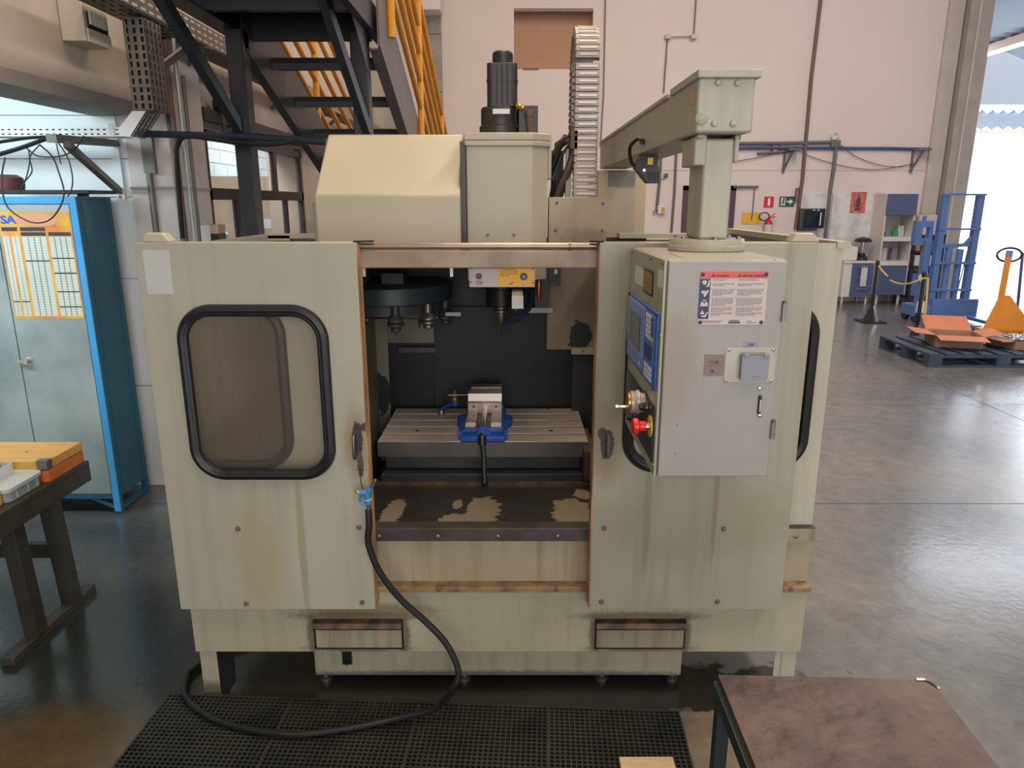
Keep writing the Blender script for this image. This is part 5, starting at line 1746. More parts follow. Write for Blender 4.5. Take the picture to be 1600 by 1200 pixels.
# ================================================================ black staircase with landing and yellow railing
SO_ = Vector((-1.0, 4.5, 0))
sc_ = thing('steel_staircase', 'black steel staircase and landing with yellow railings at upper left', 'staircase', SO_)
sxl, sxr = -1.345, -.675
ya, za_ = 4.0, 2.545
slope = -.375
yend = 10.4
for x in (sxl, sxr):
    p = [(x, ya - .12, za_ + .10), (x, ya - .12, za_ - .13), (x, yend, za_ - .24 + slope * (yend - ya)), (x, yend, za_ + .12 + slope * (yend - ya)), (x, ya + .05, za_ + .17)]
    MB().prism(p, (.012 if x > -1 else -.012, 0, 0)).bar((x - .02, ya - .1, za_ - .14), (x - .02 if x > -1 else x + .02, yend, za_ - .235 + slope * (yend - ya)), .05, .010).build('stringer', black_steel if x < -1 else mat('stringer_lit_grey', '#5b5557', .4), sc_)  # right stringer greyed: light on its outer face put into the colour
t0_ = None
for k in range(16):
    yy, z = 4.3 + k * .4, 2.421 - k * .15
    if z < .1:
        break
    if t0_ is None:
        t0_ = MB().box(sxl + .002, sxr - .002, yy, yy + .24, z - .012, z + .016).box(sxl + .002, sxr - .002, yy, yy + .012, z - .045, z + .016).build('tread', black_steel, sc_)
    else:
        again(t0_, sc_, (0, .4 * k, -.15 * k))
MB().box(-1.47, -.70, 3.05, 4.15, 2.60, 2.612).build('landing_plate', black_steel, sc_)
MB().box(-1.48, -1.44, 2.6, 4.32, 2.485, 2.62).box(-1.44, -1.38, 2.6, 4.32, 2.485, 2.495).build('landing_beam', black_steel, sc_)
MB().box(-.735, -.695, 3.1, 4.2, 2.485, 2.62).build('landing_beam', black_steel, sc_)
MB().box(-1.44, -.735, 4.02, 4.06, 2.47, 2.61).build('landing_beam', black_steel, sc_)
MB().box(-1.44, -.735, 3.55, 3.59, 2.50, 2.60).build('landing_beam', black_steel, sc_)
MB().box(-1.43, -1.345, 3.85, 3.95, 0, 2.49).build('post', black_steel, sc_, bevel=.004)
MB().box(-.820, -.735, 3.90, 3.985, 0, 2.49).build('post', black_steel, sc_, bevel=.004)
MB().bar(AY(246, -12, 3.25), AY(376, 204, 3.86), .045, .055).build('brace', black_steel, sc_)
MB().bar(AY(502, -12, 3.45), AY(574, 204, 3.89), .04, .05).build('brace', black_steel, sc_)
MB().prism([(-.74, 3.6, 2.49), (-.74, 3.9, 2.49), (-.74, 3.9, 2.30)], (.006, 0, 0)).build('gusset', mat('stringer_lit_grey', '#5b5557', .4) if 'stringer_lit_grey' not in MATS else MATS['stringer_lit_grey'], sc_)


def srail(x):
    o = None
    hs_ = (.98, .80, .62, .44, .26)
    base = lambda y: za_ + slope * (y - ya)
    for i, h in enumerate(hs_):
        m = MB().cyl((x, 4.05, base(4.05) + h), (x, 10.2, base(10.2) + h), .018 if i else .022, n=10)
        if o is None:
            o = m.build('railing', yellow_rail, sc_)
        else:
            m.build('rail', yellow_rail, o)
    for yy in (4.15, 5.35, 6.9, 8.5):
        MB().cyl((x, yy, base(yy) + .02), (x, yy, base(yy) + .98), .022, n=10).build('baluster', yellow_rail, o)


srail(-1.375)
srail(-.645)

# ================================================================ back wall pipes, signs and fittings
YW = YB - .03


def pipe_on_wall(name, label, pts, r, m, cat='pipe', Y=YW, group=None):
    P_ = [AY(a, b, Y) for a, b in pts]
    o = MB().tube(P_, r, 8).build(name, m, loc=P_[0])
    return tag(o, label, cat, group)


pipe_on_wall('pipe', 'brown pipe running the full wall height left of the exit sign', [(1283, -5), (1268, 120), (1262, 190), (1254, 280), (1243, 358)], .03, pipe_brown)
pipe_on_wall('pipe_branch', 'short brown branch pipe bent beside the exit sign', [(1250, 294), (1245, 295), (1243, 316)], .022, pipe_brown)
pipe_on_wall('pipe', 'tall grey blue pipe falling beside the black wall oven', [(1307, 226), (1303, 262), (1297, 300), (1289, 375)], .032, pipe_grey)
pipe_on_wall('pipe', 'bright blue pipe bending down the right end of the wall', [(1500, -5), (1497, 30), (1480, 130), (1469, 215), (1466, 228), (1459, 233), (1440, 233), (1380, 232), (1200, 231), (1000, 233)], .026, pipe_blue)
pipe_on_wall('pipe', 'grey conduit running level above the bright blue pipe', [(1313, 222), (1210, 224), (1150, 224), (960, 226)], .028, pipe_grey)
pipe_on_wall('pipe', 'short dark conduit under the upper red sign', [(1242, 235), (1215, 238), (1183, 240)], .022, pipe_grey)
pipe_on_wall('conduit', 'thin grey conduit stepping sideways between two junction boxes', [(1088, -5), (1084, 57), (1043, 58), (1037, 145)], .011, pipe_grey)
pipe_on_wall('conduit', 'thin grey conduit falling beside the cable chain', [(946, -5), (943, 150), (938, 230)], .010, pipe_grey)
pipe_on_wall('conduit', 'grey conduit down the wall behind the overhead arm to a socket', [(1033, 240), (1030, 290), (1026, 330)], .024, pipe_grey)
pipe_on_wall('conduit', 'slim conduit with elbow behind the pendant post', [(1057, 236), (1054, 300), (1049, 365)], .020, pipe_grey)
for (px, py), lb in (((1084, 57), 'right junction box of the stepped grey conduit'), ((1044, 57), 'left junction box of the stepped grey conduit')):
    c = AY(px, py, YB - .05)
    o = MB().box(c.x - .045, c.x + .045, YB - .075, YB, c.z - .035, c.z + .035).build('junction_box', mat('junction_beige', '#c9bba8', .5) if 'junction_beige' not in MATS else MATS['junction_beige'], loc=c, bevel=.006)
    tag(o, lb, 'junction box')
for px, lb in ((1236, 'left small steel bracket under the wall pipes'), (1437, 'right small steel bracket under the wall pipes')):
    c = AY(px, 233, YW)
    o = MB().box(c.x - .1, c.x + .1, YB - .22, YB, c.z - .03, c.z).bar((c.x - .02, YB - .20, c.z - .02), (c.x - .09, YB - .01, c.z - .34), .03, .02).box(c.x - .11, c.x - .07, YB - .02, YB, c.z - .38, c.z + .03).build('pipe_bracket', pipe_grey, loc=c)
    tag(o, lb, 'bracket')
wr = thing('wall_cable', 'thin sagging dark cable slung below the wall pipes', 'cable', AY(1240, 240, YW))
MB().tube(smoothpath([AY(a, b, YW) for a, b in ((1150, 252), (1185, 246), (1240, 235), (1270, 246), (1320, 260), (1365, 265), (1400, 261), (1432, 255))], 5), .006, 5).tube(
    smoothpath([AY(a, b, YW) for a, b in ((1313, 226), (1340, 246), (1380, 259), (1410, 261))], 5), .006, 5).build('cable_run', pipe_brown, wr)
c = AY(1306, 213, YB - .06)
fx_ = thing('bell_horn', 'round pale alarm bell above the grey wall conduit', 'bell', c)
MB().tube([c + Vector((.06 * math.cos(R(a)), 0, .06 * math.sin(R(a)))) for a in range(-10, 260, 18)], .014, 8).lathe([(.05, 0), (.045, .03)], c + Vector((0, .05, 0)), (0, -1, 0), 16).build('bell_ring', white_lam, fx_)
MB().box(c.x - .06, c.x + .09, YB - .07, YB, c.z - .17, c.z - .09).build('bell_box', pipe_grey, fx_, bevel=.006)
# signs


def wallsign(name, label, pxy, m, Y=YB - .012, cat='sign'):
    (x0, y0_), (x1, y1_) = pxy
    a, b = AY(x0, (y0_ + y1_) / 2, Y), AY(x1, (y0_ + y1_) / 2, Y)
    t, u = AY((x0 + x1) / 2, y0_, Y), AY((x0 + x1) / 2, y1_, Y)
    o = thing(name, label, cat, Vector((a.x, Y, u.z)))
    MB().box(a.x, b.x, Y, YB, u.z, t.z).build('sign_plate', m, o)
    return o, a.x, b.x, u.z, t.z


s1, xa_, xb_, za_1, zb_1_ = wallsign('fire_sign', 'red extinguisher sign with pale symbol above the fire extinguisher', ((1194, 307), (1209, 324)), sign_crimson)
w_ = xb_ - xa_
h_ = zb_1_ - za_1
yq = YB - .0125
MB().prism([(xa_ + w_ * .38, yq, za_1 + h_ * .14), (xa_ + w_ * .62, yq, za_1 + h_ * .14), (xa_ + w_ * .62, yq, za_1 + h_ * .68), (xa_ + w_ * .55, yq, za_1 + h_ * .76), (xa_ + w_ * .62, yq, za_1 + h_ * .90), (xa_ + w_ * .42, yq, za_1 + h_ * .86), (xa_ + w_ * .38, yq, za_1 + h_ * .68)], (0, -.003, 0)).build('extinguisher_symbol', pale_print, s1)
s2, xa_, xb_, za_1, zb_1_ = wallsign('exit_sign', 'dark green exit sign with running figure and arrow by the brown pipe', ((1218, 307), (1241, 323)), sign_green)
w_, h_ = xb_ - xa_, zb_1_ - za_1
P2 = lambda s, t: (xa_ + w_ * s, yq, za_1 + h_ * t)
MB().prism([P2(.10, .12), P2(.40, .12), P2(.40, .88), P2(.10, .88)], (0, -.002, 0)).build('door_pictogram', pale_print, s2)
rm = MB()
yq2 = yq - .003
Q2 = lambda s, t: Vector((xa_ + w_ * s, yq2, za_1 + h_ * t))
rm.bar(Q2(.27, .68), Q2(.24, .45), .012, .026, (0, 1, 0)).bar(Q2(.24, .45), Q2(.31, .33), .012, .018, (0, 1, 0)).bar(Q2(.31, .33), Q2(.28, .18), .012, .016, (0, 1, 0)).bar(Q2(.24, .45), Q2(.17, .36), .012, .018, (0, 1, 0)).bar(Q2(.17, .36), Q2(.12, .38), .012, .014, (0, 1, 0)).bar(Q2(.27, .64), Q2(.34, .54), .012, .013, (0, 1, 0)).bar(Q2(.27, .64), Q2(.18, .58), .012, .013, (0, 1, 0)).ball(Q2(.29, .78), .018, 8, (1, .3, 1))
rm.build('running_figure', sign_green, s2)
MB().prism([P2(.50, .42), P2(.70, .42), P2(.70, .22), P2(.92, .5), P2(.70, .78), P2(.70, .58), P2(.50, .58)], (0, -.003, 0)).build('arrow', pale_print, s2)
s3, xa_, xb_, za_1, zb_1_ = wallsign('fire_sign', 'small red sign with pale square high behind the wall pipes', ((1204, 225), (1219, 241)), sign_crimson)
w_, h_ = xb_ - xa_, zb_1_ - za_1
MB().box(xa_ + w_ * .3, xa_ + w_ * .7, YB - .016, YB - .012, za_1 + h_ * .25, za_1 + h_ * .5).build('sign_square', pale_print, s3)
MB().box(xa_ + w_ * .2, xa_ + w_ * .8, YB - .016, YB - .012, za_1 + h_ * .78, za_1 + h_ * .86).build('sign_bar', pale_print, s3)
s4, *_ = wallsign('yellow_panel', 'plain yellow rectangular panel on the wall left of the extinguisher', ((1159, 332), (1189, 350)), sign_yellow, cat='panel')
s5, xa_, xb_, za_1, zb_1_ = wallsign('wall_poster', 'red poster with a dark bottle shaped drawing beside the tall cabinet', ((1329, 300), (1353, 333)), poster_red, Y=YB - .03, cat='poster')
w_, h_ = xb_ - xa_, zb_1_ - za_1
yp = YB - .0305
P5 = lambda s, t: (xa_ + w_ * s, yp, za_1 + h_ * t)
MB().prism([P5(.36, .28), P5(.64, .28), P5(.66, .62), P5(.56, .72), P5(.54, .86), P5(.46, .86), P5(.44, .72), P5(.34, .62)], (0, -.002, 0)).build('poster_drawing', poster_dark, s5)
MB().prism([P5(.30, .12), P5(.70, .12), P5(.66, .24), P5(.34, .24)], (0, -.002, 0)).prism([P5(.22, .40), P5(.28, .38), P5(.28, .68), P5(.22, .62)], (0, -.002, 0)).build('poster_drawing', poster_dark, s5)
# fire extinguisher
c = AY(1199, 367, YB - .10)
fe = thing('fire_extinguisher', 'small red and white fire extinguisher with looped black hose on the back wall', 'extinguisher', c)
MB().lathe([(.06, 0), (.066, .01), (.066, .17)], c, n=16).build('label_band', white_label, fe)
MB().lathe([(.066, .17), (.066, .20), (.05, .23), (.025, .245), (.025, .27)], c, n=16).build('cylinder', red_enamel, fe)
MB().bar(c + Vector((0, 0, .275)), c + Vector((.12, 0, .30)), .02, .015).bar(c + Vector((0, 0, .275)), c + Vector((.10, 0, .35)), .02, .012).build('lever', red_enamel, fe)
MB().tube([c + Vector((-.08 + .085 * math.cos(R(a)), 0, .30 + .065 * math.sin(R(a)))) for a in range(-30, 320, 20)], .010, 6).build('hose', black_rubber, fe)
MB().box(c.x - .04, c.x + .04, c.y + .05, YB, c.z + .12, c.z + .16).build('wall_hook', steel_dull, fe)
# door frame behind the post, small fittings
dfx0, dfx1 = AY(1066, 330, YB - .03).x, AY(1148, 330, YB - .03).x
dtz = AY(1075, 290, YB).z
d1 = MB().box(dfx0, dfx0 + .10, YB - .03, YB, 0, dtz).box(dfx1 - .10, dfx1, YB - .03, YB, 0, dtz).box(dfx0, dfx1, YB - .03, YB, dtz - .08, dtz).build('door_1', door_purple, kind='structure')
MB().box(dfx0 + .10, dfx1 - .10, YB - .012, YB, 0, dtz - .08).build('door_leaf', mat('door_leaf', '#6a5560', .5), d1)
c = AY(1145, 292, YB)
c2_ = AY(1181, 292, YB)
vp = MB()
for k in range(9):
    x = c.x + (c2_.x - c.x) * k / 8
    vp.box(x, x + .03, YB - .05, YB, c.z - .02, c.z + .018)
vp.box(c.x, c2_.x + .03, YB - .04, YB, c.z - .008, c.z + .006)
o = vp.build('coat_rack', pipe_grey, loc=c)
tag(o, 'narrow toothed rack on the wall right of the dark door', 'rack')
c = AY(1179, 295, YB - .02)
cl_ = MB().tube([AY(1179, 295, YB - .02), AY(1176, 330, YB - .02), AY(1174, 344, YB - .02)], .008, 6).build('pull_cord', pipe_brown, loc=c)
tag(cl_, 'thin hanging cord with a knot in front of the yellow panel', 'cord')
c = AY(1033, 328, YB - .04)
sk_ = thing('wall_socket', 'pale socket box with orange plug behind the rear cabinet', 'socket', c)
MB().box(c.x - .06, c.x + .07, YB - .07, YB, c.z - .06, c.z + .07).build('socket_box', white_lam, sk_, bevel=.008)
MB().box(c.x + .0, c.x + .05, YB - .09, YB - .07, c.z - .03, c.z + .04).build('plug', orange_paint, sk_, bevel=.004)
MB().lathe([(.03, 0), (.03, .04)], (c.x - .10, YB, c.z - .03), (0, -1, 0), 12).build('plug_ring', grey_plastic, sk_)
c = AY(1041, 274, YB - .05)
cm = thing('camera_eye', 'small dark round sensor on the wall beside the grey conduit', 'sensor', c)
MB().lathe([(.035, 0), (.035, .05), (.02, .06)], c + Vector((0, .05, 0)), (0, -1, 0), 14).build('sensor_body', pipe_brown, cm)
MB().tube([c + Vector((0, .03, -.02)), AY(1034, 281, YB - .02), AY(1030, 278, YB - .02)], .006, 6).build('sensor_wire', pipe_brown, cm)
# marble print boards behind the appliances
for x0, x1, y0_, y1_, lb in ((1250, 1292, 302, 420, 'pale marble print wall board behind the black wall oven'), (1299, 1378, 301, 420, 'pale marble print wall board behind the red poster')):
    a, b = AY(x0, 330, YB - .02), AY(x1, 330, YB - .02)
    zt_2, zb_2 = AY(1300, y0_, YB - .02).z, .1
    o = MB().box(a.x, b.x, YB - .026, YB - .003, zb_2, zt_2).build('marble_board', marble, loc=(a.x, YB, zb_2))
    tag(o, lb, 'wall board')
# black wall oven
a, b = AY(1256, 341, YB - .30), AY(1290, 341, YB - .30)
zt_3, zb_3 = AY(1272, 326, YB - .30).z, AY(1272, 357, YB - .30).z
ov_ = thing('wall_oven', 'glossy black microwave oven fixed on the wall between two pipes', 'microwave', ((a.x + b.x) / 2, YB - .15, zb_3))
MB().box(a.x, b.x, YB - .28, YB - .02, zb_3, zt_3).build('oven_body', appliance, ov_, bevel=.01)
MB().box(a.x + .03, b.x - .10, YB - .297, YB - .28, zb_3 + .03, zt_3 - .03).build('oven_door', mat('oven_glass', '#10202e', .08), ov_, bevel=.005)
MB().cyl((b.x - .09, YB - .31, zb_3 + .05), (b.x - .09, YB - .31, zt_3 - .06), .012, n=8).build('oven_handle', steel_bright, ov_)
for k in (0, 1):
    MB().lathe([(.018, 0), (.018, .015)], (a.x + .16 + k * .07, YB - .28, zt_3 - .03), (0, -1, 0), 12).build('oven_light', white_label, ov_)
MB().box(a.x + .02, b.x - .02, YB - .05, YB, zb_3 - .05, zb_3).build('oven_shelf', steel_dull, ov_)

# ================================================================ kitchen furniture by the back wall
YK = 11.85
kx0, kx1 = AY(1386, 310, YK).x, AY(1434, 310, YK).x
kt = AY(1400, 303, YK).z
tk = thing('tall_cabinet', 'tall white kitchen cabinet with slate blue doors and two open niches', 'cabinet', ((kx0 + kx1) / 2, 12.05, 0))
Z = lambda py: AY(1400, py, YK).z
MB().box(kx0, kx0 + .022, YK, 12.27, .16, kt).build('side_panel', white_lam, tk)
MB().box(kx1 - .022, kx1, YK, 12.27, .16, kt).build('side_panel', white_lam, tk)
MB().box(kx0 + .002, kx1 - .002, 12.25, 12.268, .162, kt - .002).build('back_panel', white_lam, tk)
MB().box(kx0 - .003, kx1 + .003, YK - .003, 12.272, kt - .018, kt + .003).build('top_panel', white_lam, tk)
for p0, p1 in ((370, 377), (408, 415)):
    MB().box(kx0 + .002, kx1 - .002, YK - .004, 12.249, Z(p1), Z(p0)).build('niche_shelf', white_lam, tk)
MB().box(kx0 + .004, kx1, YK - .02, YK, Z(336), kt).build('upper_door', navy_front, tk, bevel=.003)
MB().box(kx0 + .004, kx1 - .03, YK - .02, YK, .165, Z(416)).build('lower_door', navy_front, tk, bevel=.003)
for x in (kx0 + .06, kx1 - .08):
    for y in (YK + .05, 12.2):
        MB().cyl((x, y, 0), (x, y, .165), .018, .025, 10).build('leg', white_lam, tk)
zs1 = Z(370) + .002
o = MB().lathe([(.05, 0), (.055, .04), (.045, .09)], (AY(1398, 366, 12.0).x, 12.0, zs1), n=14).build('green_bowl', green_cup, loc=(6.1, 12.0, zs1))
tag(o, 'small green plastic pot in the upper niche', 'pot')
xx = AY(1404, 366, 12.05).x
o = MB().box(xx - .02, xx + .08, 12.05, 12.10, zs1, zs1 + .17).build('white_box', white_label, loc=(xx, 12.05, zs1))
tag(o, 'upright white carton beside the green pot in the upper niche', 'carton')
xx = AY(1380, 366, 12.0).x
o = MB().lathe([(.03, 0), (.03, .07), (.02, .08)], (xx, 12.0, zs1), n=10).build('small_jar', navy_front, loc=(xx, 12, zs1))
tag(o, 'small dark jar at the left of the upper niche', 'jar')
zs2 = Z(408) + .002
for px, w_, lb in ((1380, .10, 'pale mug at the left of the lower niche'), (1396, .12, 'faint grey canister in the middle of the lower niche')):
    xx = AY(px, 400, 12.1).x
    o = MB().lathe([(w_ * .5, 0), (w_ * .55, .12), (w_ * .5, .2)], (xx, 12.1, zs2), n=14).build('canister', grey_plastic if px > 1390 else white_lam, loc=(xx, 12.1, zs2))
    tag(o, lb, 'canister')
# base unit with drawers
bx0_, bx1_ = AY(1317, 430, YK).x, AY(1364, 430, YK).x
bzt = AY(1340, 408, YK).z
bu = thing('drawer_unit', 'white base unit with three slate blue drawers and a hanging towel', 'drawer unit', ((bx0_ + bx1_) / 2, 12.05, 0))
bzb = AY(1340, 464, YK).z
MB().box(bx0_, bx1_, YK, 12.27, bzb, bzt - .03).build('unit_body', white_lam, bu)
MB().box(bx0_ - .01, bx1_ + .01, YK - .02, 12.27, bzt - .03, bzt).build('unit_top', white_lam, bu)
dx0 = AY(1330, 430, YK).x
for k in range(3):
    z1 = bzt - .035 - k * (bzt - .035 - bzb) / 3
    z0 = z1 - (bzt - .035 - bzb) / 3 + .008
    dd = MB().box(dx0, bx1_ - .01, YK - .018, YK, z0, z1).build('drawer', navy_front, bu, bevel=.002)
    MB().cyl((dx0 + .08, YK - .045, z1 - .05), (bx1_ - .10, YK - .045, z1 - .05), .009, n=8).build('drawer_handle', steel_bright, dd)
for x in (bx0_ + .05, bx1_ - .05):
    for y in (YK + .05, 12.2):
        MB().cyl((x, y, 0), (x, y, bzb + .002), .015, .022, 8).build('leg', white_lam, bu)
tw = thing('towel', 'pale hand towel hanging over the drawer handle', 'towel', (0, 0, 0))
ta, tb_ = AY(1346, 418, YK - .05), AY(1355, 448, YK - .05)
tm_ = MB()
for k in range(5):
    x = ta.x + (.10) * k / 5
    tm_.box(x, x + .021, YK - .066 - .004 * (k % 2), YK - .056 - .004 * (k % 2), tb_.z + .01 * (k % 2), ta.z)
tm_.build('towel_fold', towel_m, tw, bevel=.004)
tm_ = None
tw_ = tw
apx = AY(1345, 407, 12.05)
ap = thing('coffee_maker', 'dark chrome coffee urn with domed lid on the drawer unit', 'coffee maker', (apx.x, 12.05, bzt))
MB().lathe([(.10, .001), (.10, .05), (.06, .08), (.06, .12)], (apx.x, 12.05, bzt), n=18).build('urn_base', appliance, ap)
MB().lathe([(.075, .12), (.085, .30)], (apx.x, 12.05, bzt), n=18).build('urn_body', steel_bright, ap)
MB().lathe([(.13, .30), (.14, .32), (.11, .36), (.02, .385)], (apx.x, 12.05, bzt), n=22).build('urn_lid', appliance, ap)
o = MB().box(AY(1312, 400, 12.0).x, AY(1338, 400, 12.0).x, 11.95, 12.2, bzt + .001, AY(1325, 385, 11.95).z).build('white_carton', white_lam, loc=(5.5, 12, bzt), bevel=.02)
tag(o, 'rounded white box on the drawer unit left of the coffee urn', 'box')
# shelf of odds and ends right of the tall cabinet
rk = thing('storage_rack', 'dark metal rack loaded with boxes between the tall cabinet and the stacker', 'rack', (6.75, 12.0, 0))
rx0, rx1 = kx1 + .02, kx1 + .52
for x in (rx0, rx1 - .03):
    for y in (11.8, 12.2):
        MB().box(x, x + .03, y, y + .03, 0, 1.15).build('upright', navy_pipe, rk)
for z in (.12, .62, .86, 1.12):
    MB().box(rx0, rx1, 11.8, 12.23, z, z + .02).build('rack_shelf', navy_pipe, rk)
for (x0, x1, z0, z1, m, nm, lb) in ((rx0 + .05, rx0 + .45, 1.14, 1.46, sign_beige, 'carton', 'pinkish carton on the top shelf of the rack'), (rx0 + .04, rx0 + .13, .88, 1.10, card, 'carton', 'narrow orange carton on the rack'),
                                    (rx0 + .15, rx0 + .46, .88, 1.05, navy_front, 'tool_box', 'slate blue box on the third rack shelf'), (rx0 + .06, rx0 + .46, .64, .82, white_lam, 'white_tub', 'white tub on the second rack shelf'),
                                    (rx0 + .06, rx0 + .44, .14, .52, stacker_blue, 'crate', 'dark blue crate on the lowest rack shelf')):
    o = MB().box(x0, x1, 11.84, 12.18, z0 + .0005, z1).build(nm, m, loc=(x0, 11.84, z0), bevel=.01)
    tag(o, lb, 'box')

# ================================================================ barrier posts with chain
def barrier(px, py, Y, label, h):
    p = AZ(px, py)
    o = thing('barrier_post', label, 'barrier post', (p.x, p.y, 0))
    MB().prism([(p.x - .16, p.y - .16, .001), (p.x + .16, p.y - .16, .001), (p.x + .16, p.y + .16, .001), (p.x - .16, p.y + .16, .001)], (0, 0, .02)).lathe([(.12, .02), (.035, .22), (.03, .24)], (p.x, p.y, 0), n=4).build('post_base', black_plastic, o)
    MB().cyl((p.x, p.y, .2), (p.x, p.y, h), .022, n=12).build('post_tube', black_plastic, o)
    MB().lathe([(.028, h - .03), (.032, h), (.022, h + .03)], (p.x, p.y, 0), n=12).build('post_cap', black_plastic, o)
    return p


p1 = barrier(1360, 503, 0, 'black barrier post standing left by the slate blue drawers', .84)
p2 = barrier(1429, 538, 0, 'black barrier post standing at the pallet corner', .84)
ch = thing('barrier_chain', 'yellow plastic chain ends hanging between the two black barrier posts', 'chain', (p1.x, p1.y, 0))
MB().tube(smoothpath([(p1.x, p1.y - .03, .80), (p1.x + .04, p1.y - .05, .74), (p1.x + .10, p1.y - .12, .66)], 5), .014, 6).build('chain_end', rail_yellow, ch)
MB().tube(smoothpath([AY(1391, 438, 9.1), AY(1400, 442, 8.9), AY(1412, 444, 8.7), AY(1424, 442, 8.5), (p2.x, p2.y - .03, .80)], 5), .011, 6).build('chain_end', rail_yellow, ch)
MB().tube(smoothpath([(p2.x + .03, p2.y - .03, .80), (p2.x + .042, p2.y - .035, .6), (p2.x + .05, p2.y - .04, .4), (p2.x + .04, p2.y - .05, .27)], 5), .013, 6).build('chain_end', rail_yellow, ch)

# ================================================================ blue hand stacker
SY = 10.1
stk = thing('pallet_stacker', 'blue hand pallet stacker with tall twin mast in front of the bright gateway', 'stacker', (6.25, SY, 0))
mx0, mx1 = AY(1476, 303, SY).x, AY(1541, 303, SY).x
mtz = AY(1500, 303, SY).z
MB().box(mx0, mx0 + .085, SY, SY + .10, .05, mtz).build('mast_rail', stacker_blue, stk, bevel=.004)
MB().box(mx1 - .085, mx1, SY, SY + .10, .05, mtz).build('mast_rail', stacker_blue, stk, bevel=.004)
for py, hh in ((304, .03), (358, .03), (411, .035), (453, .03), (482, .03)):
    zc_ = AY(1500, py, SY).z
    MB().box(mx0 - .01, mx1 + .01, SY - .012, SY + .05, zc_ - hh / 2, zc_ + hh / 2).build('mast_crossbar', stacker_blue, stk)
cx0, cx1 = mx0 + .14, mx0 + .25
zt4 = AY(1500, 385, SY).z
MB().cyl(((cx0 + cx1) / 2 + .02, SY + .06, .1), ((cx0 + cx1) / 2 + .02, SY + .06, zt4), .05, n=14).build('lift_cylinder', stacker_blue, stk)
MB().cyl((mx1 - .20, SY + .06, .1), (mx1 - .20, SY + .06, zt4 - .04), .045, n=14).build('lift_cylinder', stacker_blue, stk)
MB().bar((mx0 + .09, SY + .05, zt4), (mx1 - .10, SY + .05, zt4 + .02), .06, .05).bar((mx1 - .16, SY + .05, zt4 + .02), (mx1 - .06, SY + .05, zt4 + .14), .05, .04).build('cylinder_yoke', stacker_blue, stk)
MB().tube([(mx1 - .12, SY + .02, zt4 - .02), (mx1 - .16, SY + .02, .6), (mx1 - .19, SY + .02, .35)], .008, 6).build('lift_chain', pipe_grey, stk)
MB().box(mx0 + .02, mx1 + .10, SY - .06, SY + .0, .06, .33).build('fork_carriage', stacker_blue, stk, bevel=.006)
zh = AY(1460, 365, SY).z
MB().plate(rect(-.20, .05, -.17, .17), [rect(-.10, 0, -.07, .08)], (mx0 - .06, SY + .12, zh), (1, 0, 0), (0, 0, 1), -.10).build('pump_housing', stacker_blue, stk, bevel=.006)
MB().cyl((mx0 - .14, SY + .15, zh + .15), (mx0 - .14, SY + .15, zh + .24), .03, n=10).build('pump_knob', stacker_blue, stk)
MB().box(mx0 - .11, mx0 - .02, SY + .08, SY + .20, .10, zh - .1).build('stacker_column', stacker_blue, stk, bevel=.01)
MB().box(mx0 - .22, mx0 + .02, SY - .05, SY + .30, .08, .24).build('stacker_base', stacker_blue, stk, bevel=.01)
MB().cyl((mx0 - .20, SY - .02, .075), (mx0 - .15, SY - .02, .075), .075, n=16).build('wheel', black_rubber, stk)
MB().cyl((mx0 - .20, SY + .25, .075), (mx0 - .15, SY + .25, .075), .075, n=16).build('wheel', black_rubber, stk)
for x in (mx0 + .06, mx1 - .10):
    MB().box(x, x + .12, SY - .95, SY - .06, .055, .10).build('fork', stacker_blue, stk, bevel=.004)
    MB().cyl((x + .03, SY - .88, .04), (x + .09, SY - .88, .04), .038, n=14).build('fork_roller', black_rubber, stk)
MB().box(mx0 - .20, mx0 - .06, SY - .062, SY - .052, .13, .30).build('white_plate', white_label, stk)
MB().lathe([(.06, 0), (.06, .01)], (mx0 - .10, SY + .075, .62), (0, -1, 0), 18).build('round_badge', white_label, stk)

# ================================================================ pallet with opened cartons and sheet metal
pa = AZ(1404, 556)
PX0, PY0 = 4.30, 7.16
palt = thing('pallet', 'blue grey slatted pallet loaded with opened cartons near the gateway', 'pallet', (5.1, 7.7, 0))
PXL, PYL = 1.55, 1.02
for k in range(3):
    yy = PY0 + k * (PYL - .10) / 2
    MB().box(PX0, PX0 + PXL, yy, yy + .10, 0, .022).build('bottom_board', pallet_blue, palt)
    for j in range(3):
        xx = PX0 + j * (PXL - .14) / 2
        MB().box(xx, xx + .14, yy, yy + .10, .022, .10).build('block', pallet_blue, palt)
for k in range(9):
    xx = PX0 + k * (PXL - .12) / 8
    MB().box(xx, xx + .12, PY0, PY0 + PYL, .122, .144).build('deck_board', pallet_blue, palt)
for k in range(3):
    yy = PY0 + k * (PYL - .10) / 2
    MB().box(PX0, PX0 + PXL, yy, yy + .10, .10, .122).build('stringer_board', pallet_blue, palt)
palt.rotation_euler = (0, 0, 0)


